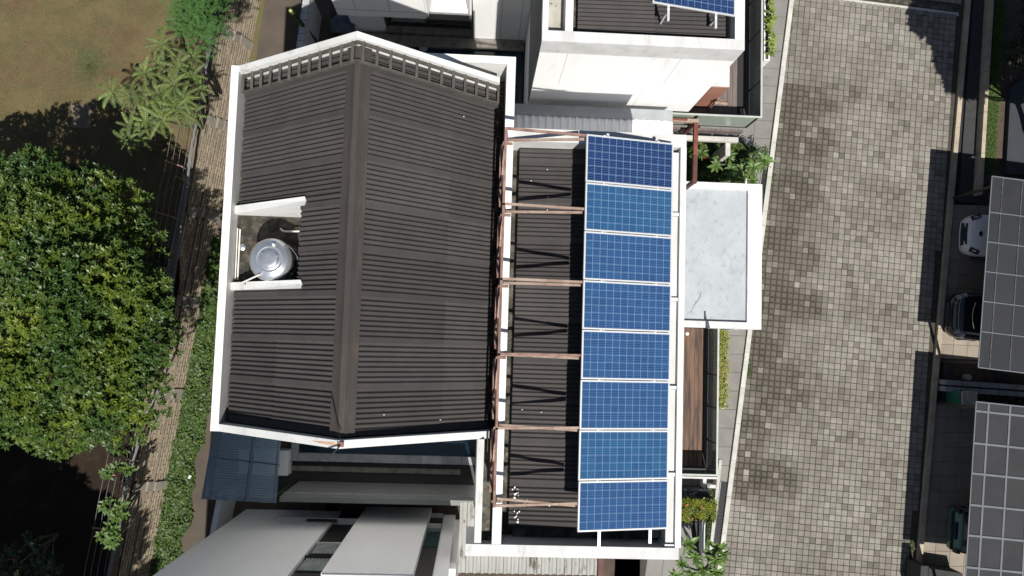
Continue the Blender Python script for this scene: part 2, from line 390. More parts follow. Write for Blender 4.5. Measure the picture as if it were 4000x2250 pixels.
# ------------------------------------------------------------------ helpers
class MB:
    """collects vertices and faces, becomes ONE mesh object"""
    def __init__(self):
        self.v, self.f, self.t = [], [], []

    def add(self, verts, faces, tone=None):
        o = len(self.v)
        self.v += [tuple(p) for p in verts]
        self.f += [tuple(i + o for i in fc) for fc in faces]
        if tone is not None:
            self.t += [tone] * len(faces)

    def prism(self, pts, z0, z1):
        """upright prism; z0/z1 may be numbers or lists (one per corner)"""
        k = len(pts)
        a = z0 if isinstance(z0, (list, tuple)) else [z0] * k
        b = z1 if isinstance(z1, (list, tuple)) else [z1] * k
        vs = [(p[0], p[1], a[i]) for i, p in enumerate(pts)] + [(p[0], p[1], b[i]) for i, p in enumerate(pts)]
        area = sum(pts[i][0] * pts[(i + 1) % k][1] - pts[(i + 1) % k][0] * pts[i][1] for i in range(k))
        fs = [tuple(range(k - 1, -1, -1)), tuple(range(k, 2 * k))]
        fs += [(i, (i + 1) % k, (i + 1) % k + k, i + k) for i in range(k)]
        if area < 0:
            fs = [tuple(reversed(f)) for f in fs]
        self.add(vs, fs)
        return self

    def box(self, x0, x1, y0, y1, z0, z1):
        return self.prism([(x0, y0), (x1, y0), (x1, y1), (x0, y1)], z0, z1)

    def bar(self, p, q, w, h=None, up=(0, 0, 1)):
        """rectangular bar between two points, w wide (level), h high"""
        p, q = Vector(p), Vector(q)
        h = w if h is None else h
        d = (q - p).normalized()
        u = Vector(up)
        if abs(d.dot(u)) > 0.98:
            u = Vector((0, 1, 0))
        s = d.cross(u).normalized()
        t = s.cross(d).normalized()
        vs = []
        for c in (p, q):
            for a, b in ((-1, -1), (1, -1), (1, 1), (-1, 1)):
                vs.append(c + s * (a * w / 2) + t * (b * h / 2))
        self.add(vs, [(3, 2, 1, 0), (4, 5, 6, 7), (0, 1, 5, 4), (1, 2, 6, 5), (2, 3, 7, 6), (3, 0, 4, 7)])
        return self

    def tube(self, pts, r, k=6, r2=None):
        pts = [Vector(p) for p in pts]
        n = len(pts)
        o = len(self.v)
        for i, p in enumerate(pts):
            d = (pts[min(i + 1, n - 1)] - pts[max(i - 1, 0)]).normalized()
            u = Vector((0, 0, 1)) if abs(d.z) < 0.9 else Vector((1, 0, 0))
            s = d.cross(u).normalized()
            t = s.cross(d)
            rr = r if r2 is None else r + (r2 - r) * i / max(1, n - 1)
            for j in range(k):
                a = 2 * math.pi * j / k
                self.v.append(tuple(p + s * math.cos(a) * rr + t * math.sin(a) * rr))
        for i in range(n - 1):
            for j in range(k):
                self.f.append((o + i * k + j, o + i * k + (j + 1) % k, o + (i + 1) * k + (j + 1) % k, o + (i + 1) * k + j))
        self.f.append(tuple(o + j for j in range(k - 1, -1, -1)))
        self.f.append(tuple(o + (n - 1) * k + j for j in range(k)))
        return self

    def lathe(self, c, prof, k=32):
        """profile of (radius, z) turned about the vertical through c"""
        o = len(self.v)
        for r, z in prof:
            for j in range(k):
                a = 2 * math.pi * j / k
                self.v.append((c[0] + r * math.cos(a), c[1] + r * math.sin(a), c[2] + z))
        for i in range(len(prof) - 1):
            for j in range(k):
                self.f.append((o + i * k + j, o + i * k + (j + 1) % k, o + (i + 1) * k + (j + 1) % k, o + (i + 1) * k + j))
        self.f.append(tuple(o + j for j in range(k - 1, -1, -1)))
        self.f.append(tuple(o + (len(prof) - 1) * k + j for j in range(k)))
        return self

    def mesh(self, name, m, smooth=False):
        me = bpy.data.meshes.new(name)
        me.from_pydata(self.v, [], self.f)
        if m:
            me.materials.append(m)
        if self.t:
            at = me.attributes.new('tone', 'FLOAT', 'FACE')
            at.data.foreach_set('value', np.array(self.t, dtype=np.float32))
        if smooth:
            me.polygons.foreach_set('use_smooth', np.ones(len(me.polygons), dtype=bool))
        me.update()
        return me

    def build(self, name, m, parent=None, smooth=False):
        me = self.mesh(name, m, smooth)
        o = bpy.data.objects.new(name, me)
        COL.objects.link(o)
        if parent:
            hang(o, parent)
        return o


def hang(o, parent):
    """parent o, keeping it where it stands in the world (parents here are never rotated unless noted)"""
    o.parent = parent
    o.matrix_parent_inverse = world_of(parent).inverted()


def world_of(o):
    mm = o.matrix_basis.copy()
    if o.parent:
        mm = world_of(o.parent) @ o.matrix_parent_inverse @ mm
    return mm


def place(name, me, loc, parent=None, rz=0.0, s=1.0):
    o = bpy.data.objects.new(name, me)
    COL.objects.link(o)
    o.location = loc
    o.rotation_euler = (0, 0, rz)
    o.scale = (s, s, s)
    if parent:
        hang(o, parent)
    return o


def tag(o, label=None, cat=None, group=None, kind=None):
    if label: o['label'] = label
    if cat: o['category'] = cat
    if group: o['group'] = group
    if kind: o['kind'] = kind
    return o


def thing(name, loc, label, cat, group=None):
    o = bpy.data.objects.new(name, None)
    o.empty_display_size = 0.2
    COL.objects.link(o)
    o.location = loc
    return tag(o, label, cat, group)


def structure(o):
    o['kind'] = 'structure'
    return o


def one(name, fn, m, parent=None, smooth=False):
    b = MB()
    fn(b)
    return b.build(name, m, parent, smooth)


def box(name, x0, x1, y0, y1, z0, z1, m, parent=None):
    return MB().box(x0, x1, y0, y1, z0, z1).build(name, m, parent)


def corrugated(p, u, w, ncorr, pitch=0.097, amp=0.019, seg=8, thick=0.006, flat=False, lap=False):
    """one corrugated sheet: p corner, u vector along the corrugations, w unit vector across"""
    p, u, w = Vector(p), Vector(u), Vector(w).normalized()
    n = u.normalized().cross(w).normalized()
    if n.z < 0:
        n = -n
    b = MB()
    cnt = int(round(ncorr * seg)) + 1
    rows = []
    for off in (0.0, -thick):
        for e in (0, 1):
            row = []
            for i in range(cnt):
                t = i / seg
                if flat:
                    h = amp * (1 if (t % 1.0) < 0.32 else (-1 if 0.44 < (t % 1.0) < 0.88 else 0))
                else:
                    h = amp * math.cos(2 * math.pi * t) if (t > 0.95 or not lap) else amp * (1.0 - .12 * math.sin(math.pi * t / .95))
                row.append(len(b.v))
                b.v.append(tuple(p + u * e + w * (pitch * t) + n * (h + off)))
            rows.append(row)
    a0, a1, c0, c1 = rows
    for i in range(cnt - 1):
        b.f += [(a0[i], a1[i], a1[i + 1], a0[i + 1]), (c0[i], c0[i + 1], c1[i + 1], c1[i]),
                (a0[i], a0[i + 1], c0[i + 1], c0[i]), (a1[i + 1], a1[i], c1[i], c1[i + 1])]
    b.f += [(a0[0], c0[0], c1[0], a1[0]), (a0[-1], a1[-1], c1[-1], c0[-1])]
    return b


# ================================================================== SETTING
GARDEN_Z = 1.2


def wall_x(y):           # foot of the brick retaining wall (its right edge at street level)
    p, q = WALL0, WALL1
    return p.x + (q.x - p.x) * (y - p.y) / (q.y - p.y)


WALL0, WALL1 = W(1020, 0, 0), W(590, 2250, 0)
WALL_H = 1.25
WALL_BATTER = 0.62


def wall_top_x(y):
    return wall_x(y) - WALL_BATTER


# street level, one sheet out to the horizon
g = MB().box(-300, 300, -300, 300, -0.6, -0.10).build('ground', M['soil'])
structure(g)
# garden on the high side of the retaining wall
gx = [(wall_top_x(-60) - 0.02, -60), (wall_top_x(60) - 0.02, 60), (-260, 60), (-260, -60)]
lawn = MB().prism(gx, -0.1, GARDEN_Z).build('lawn', M['lawn'])
structure(lawn)


def strip(name, a, b_, w0, w1, z0, z1, m):
    """a long strip: a, b_ end points on its left edge, widths at both ends"""
    pts = [(a[0], a[1]), (a[0] + w0, a[1]), (b_[0] + w1, b_[1]), (b_[0], b_[1])]
    return structure(MB().prism(pts, z0, z1).build(name, m))


# path between the retaining wall and the house
structure(MB().prism([(wall_x(40) - 0.05, 40), (-4.7, 40), (-4.7, -40), (wall_x(-40) - 0.05, -40)], -0.1, 0.0).build('path', M['path']))

# ---------------------------------------------------------------- street
KL0, KL1 = W(3102, 0, 0.1), W(2818, 2250, 0.1)
KR0, KR1 = W(3775, 0, 0.1), W(3579, 2250, 0.1)


def edge(p, q, y):
    return p.x + (q.x - p.x) * (y - p.y) / (q.y - p.y)


def kl(y): return edge(KL0, KL1, y)
def kr(y): return edge(KR0, KR1, y)


road = structure(MB().prism([(kl(60), 60), (kl(-60), -60), (kr(-60), -60), (kr(60), 60)], -0.10, -0.020).build('road', M['joint']))
ang = math.radians(-4.35)
gu = Vector((math.cos(ang), math.sin(ang), 0))
gv = Vector((-math.sin(ang), math.cos(ang), 0))
PITCH = 0.2015


def paver_geo(cx, cy, wear, rnd, half=0.0938, jit=0.0, rounded=False, dz=0.0, rot=None):
    """stone paver: vertical sides, chamfer, slightly crowned top. Returns verts, faces, colours."""
    r = half
    rot = ang if rot is None else rot
    ca, sa = math.cos(rot + jit), math.sin(rot + jit)
    ring = []
    cut = 0.018 if rounded else 0.006
    for sx, sy in ((-1, -1), (1, -1), (1, 1), (-1, 1)):
        a = (sx * r, sy * (r - cut)); b2 = (sx * (r - cut), sy * r)
        ring += [a, b2] if sx * sy < 0 else [b2, a]
    # order round the square
    ring = sorted(ring, key=lambda q: math.atan2(q[1], q[0]))
    vs, cs = [], []
    for k, zz, ed in ((1.0, -0.05, 1.0), (1.0, -0.006, 1.0), (0.93, 0.0, 0.85), (0.45, 0.001, 0.3)):
        for px, py in ring:
            vs.append((cx + (px * ca - py * sa) * k, cy + (px * sa + py * ca) * k, zz + dz))
            cs.append((wear, ed, rnd, 1))
    vs.append((cx, cy, 0.001 + dz)); cs.append((wear, 0.0, rnd, 1))
    fs = []
    for l in range(3):
        for j in range(8):
            fs.append((l * 8 + j, l * 8 + (j + 1) % 8, (l + 1) * 8 + (j + 1) % 8, (l + 1) * 8 + j))
    for j in range(8):
        fs.append((24 + j, 24 + (j + 1) % 8, 32))
    return vs, fs, cs


def paver_mesh(vs, fs, cs, name='paver'):
    me = bpy.data.meshes.new(name)
    me.from_pydata(vs, [], fs)
    me.materials.append(M['paver'])
    at = me.attributes.new('wear', 'FLOAT_COLOR', 'POINT')
    at.data.foreach_set('color', np.array(cs, dtype=np.float32).ravel())
    me.update()
    return me


from mathutils import noise as mnoise
cells_ = []
o0 = Vector((12.6, 2.0, 0))
for i in range(-40, 41):
    for j in range(-75, 76):
        c = o0 + gu * (i * PITCH) + gv * (j * PITCH)
        if not (kl(c.y) - 0.08 < c.x < kr(c.y) - 0.16):
            continue
        px, py = in_view((c.x, c.y, 0))
        if not (-200 < py < 2500):
            continue
        if py < 8 + (px - 3269) * 0.126 - 8 and px > 3100:      # beyond the concrete strip
            continue
        cells_.append((c, px, py))
cells_.sort(key=lambda q: math.hypot(q[1] - 1864, q[2] - 1343))
bank = {}
BLOTS = [(3130, 400, 190, 110), (3060, 520, 150, 150), (3190, 560, 120, 100), (3110, 740, 130, 110), (3030, 900, 130, 160), (3130, 1010, 90, 90), (3010, 1150, 130, 190),
         (3130, 1190, 120, 90), (2960, 1400, 120, 230), (3060, 1520, 110, 120), (2950, 1640, 140, 170), (2900, 1830, 110, 140), (3050, 1860, 90, 90), (3330, 330, 60, 90), (2990, 2170, 70, 40)]
rest_v, rest_f, rest_c = [], [], []
npav = 0
for c, px, py in cells_:
    nz = mnoise.noise(Vector((c.x * 0.55, c.y * 0.45, 3.1))) + 0.5 * mnoise.noise(Vector((c.x * 1.7, c.y * 1.5, 9.0)))
    d = c.x - kl(c.y)                     # worn dark stones lie along the left side of the street
    band = 1.9 + 0.35 * math.sin(c.y * 0.9) + (0.5 if 200 < py < 520 else 0.0)
    wear = min(.95, max(.04, .62 - (d - band - 1.5 * nz) * .8 + random.uniform(-.30, .30)))
    blot = max(math.exp(-(((px - bx) / rx) ** 2 + ((py - by) / ry) ** 2) ** 1.5) for bx, by, rx, ry in BLOTS)
    wear = min(.97, max(.04, blot * 1.25 - .12 + .55 * nz + random.uniform(-.22, .22)))
    if py < 330: wear = min(wear, 0.35 if random.random() < 0.5 else 0.12)
    if random.random() < 0.10: wear = .25 if d < band + 1.0 else 0.4
    if d > band + 0.6 and random.random() < 0.06: wear = 0.6
    if py > 1950 and px < 3080 and nz > -0.15: wear *= 0.35
    rnd = min(1, max(0, random.gauss(0.5, 0.27 if wear > .4 else .17)))
    if random.random() < 0.006 and d < 3: wear, rnd = 0.0, 1.6
    rounded = wear > 0.5
    if npav < 300:
        key = (round(wear * 4), round(rnd * 5), rounded)
        if key not in bank:
            bank[key] = paver_mesh(*paver_geo(0, 0, key[0] / 4, key[1] / 5, rounded=rounded, rot=0.0))
        p_ = place('paver', bank[key], (c.x, c.y, random.uniform(-0.003, 0.003)), None, ang + random.gauss(0, 0.012))
        p_.parent = road
        npav += 1
    else:
        vs, fs, cs = paver_geo(c.x + random.gauss(0, 0.0015), c.y + random.gauss(0, 0.0015), wear, rnd, jit=random.gauss(0, 0.01), rounded=rounded, dz=random.uniform(-0.003, 0.003))
        k0 = len(rest_v)
        rest_v += vs; rest_c += cs
        rest_f += [tuple(q + k0 for q in f) for f in fs]
rest = bpy.data.objects.new('paver', paver_mesh(rest_v, rest_f, rest_c))
COL.objects.link(rest); rest.parent = road; rest['kind'] = 'stuff'
# concrete strip across the street at the top
s0, s1 = W(3225, -3, 0), W(3745, 62, 0)
dx = (s1 - s0).normalized(); dn = Vector((-dx.y, dx.x, 0))
structure(MB().prism([s0, s1, s1 + dn * 0.12, s0 + dn * 0.12], -0.10, -0.004).build('concrete_strip', M['kerb']))
s2 = W(3415, 14, 0)
structure(MB().prism([s2 + dn * 0.125, s1 + dn * 0.125, s1 + dn * 0.36, s2 + dn * 0.36], -0.10, 0.03).build('speed_hump', M['slab']))
k0 = len(cells_)
# warm small tiles beyond it
tv = MB()
structure(MB().prism([s2 + dn * 0.37, s1 + dn * 0.37, s1 + dn * 3.2, s2 + dn * 3.2], -0.10, -0.018).build('road_beyond', M['joint']))
far = bpy.data.objects['road_beyond']
bm_t = MB().box(-0.09, 0.09, -0.09, 0.09, -0.05, 0.0).mesh('paver', M['drive'])
for i in range(18):
    for j in range(3):
        q = s2 + dn * (0.37 + 0.1 + j * 0.195) + dx * (0.1 + i * 0.195)
        if q.x < kr(q.y) - 0.15:
            t_ = place('paver', bm_t, q, None, ang - 0.0)
            t_.parent = far


def kerb_line(fx, w, y0, y1, step, z, m, name, lab=None):
    """row of kerb stones; fx(y) gives the street-side edge; w<0 lies to the left"""
    base = None
    y = y0
    while y < y1:
        yb = min(y + step, y1)
        pts = [(fx(y + 0.004), y + 0.004), (fx(y + 0.004) + w, y + 0.004), (fx(yb - 0.004) + w, yb - 0.004), (fx(yb - 0.004), yb - 0.004)]
        o = MB().prism(pts, -0.1, z + random.uniform(-0.004, 0.004)).build('kerb_stone', m)
        if base is None:
            base = structure(MB().prism([(fx(y0) + w * .02, y0), (fx(y0) + w * .98, y0), (fx(y1) + w * .98, y1), (fx(y1) + w * .02, y1)], -0.1, z - 0.02).build(name, M['mortar']))
        o.parent = base
        y = yb
    return base


kerb_line(kl, -0.155, -12, 14, 1.2, 0.10, M['kerb'], 'kerb')
kerb_line(kr, 0.16, -12, 14, 1.0, 0.12, M['kerb_tan'], 'kerb')

# pavement slabs between the houses and the left kerb
pav = structure(MB().prism([(5.6, 40), (kl(40) - 0.16, 40), (kl(-40) - 0.16, -40), (5.6, -40)], -0.1, -0.012).build('pavement', M['joint']))
yy = -10.0
row = 0
while yy < 13.5:
    step = 0.62
    xr = kl(yy) - 0.165
    k = 0
    for w_ in (0.62, 0.55, 0.62, 0.55, 0.62, 0.62, 0.6):
        xl = xr - w_
        if xl < 5.5:
            break
        sh = 0.012 * k
        pts = [(xl + 0.006 + (kl(yy + step) - kl(yy)) * 0, yy + 0.006), (xr - 0.006, yy + 0.006), (xr - 0.006 + (kl(yy + step) - kl(yy)), yy + step - 0.006), (xl + 0.006 + (kl(yy + step) - kl(yy)), yy + step - 0.006)]
        p_ = MB().prism(pts, -0.06, random.uniform(-0.002, 0.002)).build('pavement_slab', M['pavement'])
        p_.parent = pav
        xr = xl
        k += 1
    yy += step
    row += 1

# drains beside the left kerb
def drain(px0, py0, px1, py1, label):
    a, b_ = W(px0, py0, 0.0), W(px1, py1, 0.0)
    d = (b_ - a).normalized(); s = Vector((-d.y, d.x, 0))
    t = thing('drain_grate', (a + b_) / 2, label, 'drain grate')
    w = 0.13
    MB().prism([a + s * w, b_ + s * w, b_ - s * w, a - s * w], 0.004, 0.010).build('drain_channel', M['black'], t)
    MB().bar(a + s * (w + .012) + Vector((0, 0, .02)), b_ + s * (w + .012) + Vector((0, 0, .02)), 0.025, 0.03).build('drain_rim', M['flash'], t)
    MB().bar(a - s * (w + .012) + Vector((0, 0, .02)), b_ - s * (w + .012) + Vector((0, 0, .02)), 0.025, 0.03).build('drain_rim', M['flash'], t)
    L_ = (b_ - a).length
    n = int(L_ / 0.045)
    bb = MB()
    for i in range(n):
        c = a + d * ((i + 0.5) * L_ / n) + Vector((0, 0, 0.018))
        bb.bar(c + s * w, c - s * w, 0.02, 0.016)
    bb.build('grate_slats', M['grate'], t)['kind'] = 'stuff'


drain(2993, 665, 2955, 905, 'black slotted drain grate beside the broad leaved plant above the pale porch roof')
drain(2831, 1882, 2798, 2140, 'black slotted drain grate beside the clipped yellow green bush')

# ================================================================== MAIN HOUSE
XL, XR = -5.49, 0.30          # gabled wing, outer faces
YB, YT = -1.98, 5.82
XRG = -2.46                   # ridge
ZR, ZE = 11.27, 9.02          # ridge and eave height of the roofing
XEL, XER = -5.25, 0.28
ZP = 9.35                     # parapet beside the left gutter
PX0, PX1 = 0.44, 0.63         # long parapet between the wings
ZW = 9.56                     # parapets of the front wing
house = thing('house', (-0.5, 0.5, 0), 'white house with dark brown gabled roof, flat front wing and water tank recess', 'house')


def roof_z(x):
    return ZR - (ZR - ZE) * ((XRG - x) / (XRG - XEL) if x < XRG else (x - XRG) / (XER - XRG))


wb = MB()
wb.box(XL + 0.12, XR - 0.05, YB + 0.02, YT - 0.02, 0.0, 8.3)
wb.build('wall', M['wall_white'], house)
MB().box(0.46, 4.33, -4.34, 4.63, 0.0, 8.38).build('wall', M['wall_white'], house)
MB().box(0.08, 0.455, -4.34, -2.0, 0.0, 7.88).build('wall', M['wall_white'], house)
# left parapet, gutter floor
MB().box(XL, XL + 0.165, YB, YT, 8.3, ZP).build('parapet', M['white'], house)
MB().box(XL + 0.165, XEL + 0.25, 2.83, YT - 0.13, 8.3, 8.86).build('gutter', M['slab'], house)
MB().box(XL + 0.165, XEL + 0.25, YB + 0.15, 1.0, 8.3, 8.86).build('gutter', M['slab'], house)


def gable(name, y0, y1, xa, xb, drop):
    """sloping gable coping from eave to ridge to eave"""
    b = MB()
    zt = 11.56
    for (x0, z0, x1, z1) in ((xa, ZP, XRG, zt), (XRG, zt, xb, ZP)):
        b.prism([(x0, y0), (x1, y0), (x1, y1), (x0, y1)], [8.3, 8.3, 8.3, 8.3], [z0, z1, z1, z0])
    return b.build(name, M['white'], house)


gable('gable_parapet', YT - 0.125, YT, XL + 0.165, XR, 0)
gable('gable_parapet', YB, YB + 0.15, XL + 0.165, XR + 0.02, 0)
# pale ledge inside the top gable
b = MB()
for (x0, x1) in ((XL + 0.3, XRG), (XRG, XR - 0.06)):
    b.prism([(x0, YT - 0.21), (x1, YT - 0.21), (x1, YT - 0.127), (x0, YT - 0.127)], 8.5, [roof_z(x0) + .06, roof_z(x1) + .06, roof_z(x1) + .06, roof_z(x0) + .06])
b.build('gable_ledge', M['white_old'], house)
# gutter between the wings
MB().box(XR, PX0, YB - 0.01, 5.82, 7.9, 8.45).build('gutter', M['gutter_stain'], house)
MB().box(0.22, PX0, -4.12, YB - 0.02, 7.9, 9.22).build('gutter', M['gutter_stain'], house)
MB().box(0.075, 0.218, -4.12, YB - 0.005, 8.0, ZW - 0.03).build('parapet', M['white_old'], house)
MB().box(PX0, PX1, -4.12, 6.05, 8.0, ZW).build('parapet', M['white'], house)
MB().box(-1.5, PX1, 6.05, 6.215, 5.0, ZW).build('parapet', M['white'], house)
MB().box(-1.6, PX0 + .1, 5.825, 6.05, 5.0, 8.45).build('gutter', M['slab'], house)

# roofing sheets of the gabled wing
PIT = 0.0975
rows = []
y = YB + 0.185
REC_Y0, REC_Y1 = 1.02, 2.80          # tank recess
REC_X = -3.62


def slope_sheets(side):
    xe = XEL if side < 0 else XER
    xm = XRG + (xe - XRG) * (0.545 if side < 0 else 0.61)
    y = YB + 0.185
    k = 0
    while y < YT - 0.24:
        n = 9
        y1 = min(y + n * PIT, YT - 0.21)
        n = (y1 - y) / PIT
        lift = 0.010
        for a, b_, up in ((XRG + 0.02 * side, xm + 0.10 * side, 0.020), (xm, xe, 0.0)):
            pieces = [(a, b_, y, n)]
            if side < 0:
                lo, hi = y, y + n * PIT
                if hi > REC_Y0 and lo < REC_Y1:          # cut round the recess
                    pieces = []
                    x_hi = max(b_, REC_X)
                    seg_ = []
                    if lo < REC_Y0: seg_.append((lo, REC_Y0, False))
                    if max(lo, REC_Y0) < min(hi, REC_Y1): seg_.append((max(lo, REC_Y0), min(hi, REC_Y1), True))
                    if hi > REC_Y1: seg_.append((REC_Y1, hi, False))
                    for s_, e_, cutit in seg_:
                        bb_ = b_
                        if cutit:
                            if a <= REC_X: continue
                            bb_ = max(b_, REC_X)
                        pieces.append((a, bb_, s_, (e_ - s_) / PIT))
            for pa, pb, py_, pn in pieces:
                if pn < 0.25:
                    continue
                za, zb = roof_z(pa) + up, roof_z(pb) + up
                ph = ((py_ - y) / PIT) % 1.0
                sh = corrugated((pa, py_, za), Vector((pb - pa, 0, zb - za)), Vector((0, 1, -0.024)), pn + 0.12, PIT, lap=(py_ == y))
                sh.build('roof_sheet', M['roof'], house)
        y = y1
        k += 1


slope_sheets(-1)
slope_sheets(1)
# dark lining under the sheets
b = MB()
for x0, x1 in ((XEL, XRG), (XRG, XER)):
    if x0 == XEL:
        for (ya, yb_, xx) in ((YB + .17, REC_Y0, XEL), (REC_Y0, REC_Y1, REC_X), (REC_Y1, YT - .22, XEL)):
            b.prism([(xx, ya), (x1, ya), (x1, yb_), (xx, yb_)], 8.32, [roof_z(xx) - .06, roof_z(x1) - .06, roof_z(x1) - .06, roof_z(xx) - .06])
    else:
        b.prism([(x0, YB + .17), (x1, YB + .17), (x1, YT - .22), (x0, YT - .22)], 8.32, [roof_z(x0) - .06, roof_z(x1) - .06, roof_z(x1) - .06, roof_z(x0) - .06])
b.build('roof_lining', M['black'], house)
# ridge caps
y = YB + 0.19
k = 0
while y < YT - 0.25:
    y1 = min(y + 0.87, YT - 0.225)
    b = MB()
    w_ = 0.235
    pr = [(-w_, -0.155), (-w_ * 0.55, -0.072), (-0.05, 0.008), (0.05, 0.008), (w_ * 0.55, -0.072), (w_, -0.155)]
    lo, hi = 0.062, 0.048
    for i in range(5):
        (xa, za), (xb, zb) = pr[i], pr[i + 1]
        za *= 1.0; zb *= 1.0
        b.add([(XRG + xa, y, ZR + za + lo), (XRG + xb, y, ZR + zb + lo), (XRG + xb, y1 + .03, ZR + zb + hi), (XRG + xa, y1 + .03, ZR + za + hi),
               (XRG + xa, y, ZR + za + lo - .014), (XRG + xb, y, ZR + zb + lo - .014), (XRG + xb, y1 + .03, ZR + zb + hi - .014), (XRG + xa, y1 + .03, ZR + za + hi - .014)],
              [(0, 1, 2, 3), (7, 6, 5, 4), (4, 5, 1, 0), (6, 7, 3, 2), (5, 6, 2, 1), (7, 4, 0, 3)])
    b.build('ridge_cap', M['ridge'], house)
    y = y1
    k += 1

# timber lattice along the top gable
YR0, YR1 = 5.30, 5.66
lat = bpy.data.objects.new('lattice_frame', None); COL.objects.link(lat); lat.location = (XRG, 5.45, 10); hang(lat, house)
UP = 0.13
for side, xe in ((-1, XL + 0.22), (1, XR - 0.02)):
    for yy_, dzz in ((YR0, 0.0), (YR1, 0.0)):
        MB().bar((XRG, yy_, roof_z(XRG) + UP + .02), (xe, yy_, roof_z(xe) + UP), 0.062, 0.05).build('rail', M['timber'], lat)
    n = 11
    for i in range(n + 1):
        t = (i + 0.42) / (n + 0.42)
        xx = XRG + (xe - XRG) * t
        rg = MB().bar((xx, YR0 - 0.02, roof_z(xx) + UP + .045), (xx, YR1 + 0.045, roof_z(xx) + UP + .045), 0.052, 0.045)
        rg.build('rung', M['timber'], lat)

# tank recess: cheek walls, floor, back wall
def cheek(y0, y1):
    b = MB()
    x0, x1, x2 = XL + 0.15, -5.0, -3.52
    z = lambda x: roof_z(x) + 0.10
    pts = [(x0, y0), (x1, y0), (x2, y0), (x2 + 0.03, (y0 + y1) / 2), (x2, y1), (x1, y1), (x0, y1)]
    zs = [z(x0), z(x1), z(x2), z(x2), z(x2), z(x1), z(x0)]
    b.prism(pts, 8.2, zs)
    b.build('cheek_wall', M['white'], house)


cheek(REC_Y0 - 0.03, REC_Y0 + 0.135)
cheek(REC_Y1 - 0.15, REC_Y1 + 0.02)
MB().box(XL + 0.165, REC_X + 0.05, REC_Y0 + 0.1, REC_Y1 - 0.1, 8.25, 8.86).build('recess_floor', M['floor_wet'], house)
MB().box(REC_X + 0.02, REC_X + 0.12, REC_Y0 + 0.1, REC_Y1 - 0.1, 8.86, 10.02).build('recess_wall', M['slab'], house)

# front wing
RX0, RX1 = 0.80, 4.06
FY0, FY1 = -3.86, 4.40
MB().box(PX1, 4.39, 4.38, 4.66, 8.0, ZW - 0.01).build('parapet', M['white_old'], house)
MB().box(-0.10, 4.345, -4.365, -4.125, 8.0, ZW).build('parapet', M['white_old'], house)
MB().box(4.265, 4.39, -4.12, 4.375, 8.0, ZW).build('parapet', M['white'], house)
# low stained ledge pieces inside the street-side parapet
ly = 4.33
for y1_ in (2.92, 1.08, -0.80, -2.62, -4.10):
    MB().box(4.085, 4.262, y1_ + 0.045, ly - 0.045, 8.6, ZW - 0.11 + random.uniform(-.01, .01)).build('ledge', M['white_old'], house)
    MB().box(4.06, 4.262, y1_ - 0.035, y1_ + 0.035, 8.6, ZW - 0.05).build('bracket', M['white'], house)
    ly = y1_
MB().box(PX1, RX0 + 0.12, -4.12, 4.375, 8.4, 8.70).build('gutter', M['slab'], house)
MB().box(RX0 + 0.1, 4.10, -4.12, 4.375, 8.4, 8.86).build('roof_deck', M['slab'], house)
y = FY0
while y < FY1 - 0.02:
    y1 = min(y + 9 * PIT, FY1 - 0.02)
    corrugated((RX0, y, 9.00), Vector((RX1 - RX0, 0, 0.14)), Vector((0, 1, -0.024)), (y1 - y) / PIT + .12, PIT, lap=True).build('roof_sheet', M['roof'], house)
    y = y1
MB().box(3.86, 4.06, -4.05, -3.70, 8.86, 9.02).build('flashing', M['flash'], house)
# drain pipe mouth in the long parapet
pm = MB().lathe((0.52, 4.30, ZW - 0.10), [(0.105, 0), (0.105, 0.115), (0.075, 0.115), (0.072, 0.02)], 24).build('pipe_mouth', M['pvc'], house)
# leaf litter lying in the gutter
b = MB()
for i in range(300):
    yy_ = random.uniform(-1.9, 5.9)
    xx = random.uniform(0.31, 0.43)
    s = random.uniform(0.015, 0.04); a = random.uniform(0, 6.28)
    c, s2_ = math.cos(a) * s, math.sin(a) * s
    zz = 8.46 + random.uniform(0, .05)
    b.add([(xx - c, yy_ - s2_, zz), (xx + s2_ * .5, yy_ - c * .5, zz + .01), (xx + c, yy_ + s2_, zz), (xx - s2_ * .5, yy_ + c * .5, zz + .006)], [(0, 1, 2, 3)])
lit = tag(b.build('leaf_litter', mat('dry_leaf_litter', (0.15, 0.14, 0.08), (0.07, 0.06, 0.035), 20.0, rough=0.9)), kind='stuff')
tag(lit, 'dry leaf litter caught in the dark gutter beside the gabled roof')
# lightning rod at the bottom gable
rod = thing('lightning_rod', W(1332, 1722, 11.6), 'thin rusty rod leaning over the white gable coping near its rust stain', 'rod')
r0 = Vector((XRG + .04, YB + 0.08, 11.56))
MB().tube([r0, r0 + Vector((-0.02, -0.05, 0.10)), r0 + Vector((-.20, -.26, 0.14))], 0.014).build('rod_bar', M['black'], rod)
MB().tube([r0 + Vector((0, .1, .03)), Vector((XRG - .08, YB + 0.5, 11.36)), Vector((XRG - .22, YB + .95, 11.26))], 0.009).build('cable', M['black'], rod)
b = MB()
for k in range(7):
    t_ = k / 7
    xa_, xb_ = r0.x + .03 - .62 * t_ ** 1.2, r0.x + .03 - .62 * ((k + 1) / 7) ** 1.2
    w0_, w1_ = .045 * (1 - t_) + .006, .045 * (1 - (k + 1) / 7) + .006
    za_, zb_ = [11.56 - (11.56 - ZP) * (XRG - v) / (XRG - XL - .165) + .004 if v < XRG else 11.56 - (11.56 - ZP) * (v - XRG) / (XR + .02 - XRG) + .004 for v in (xa_, xb_)]
    b.add([(xa_, YB + .075 - w0_, za_), (xb_, YB + .075 - w1_, zb_), (xb_, YB + .075 + w1_, zb_), (xa_, YB + .075 + w0_, za_)], [(3, 2, 1, 0)])
b.build('rust_stain', mat('orange_rust_stain', (0.50, 0.24, 0.12), (0.62, 0.47, 0.36), 9.0, rough=.9), rod)
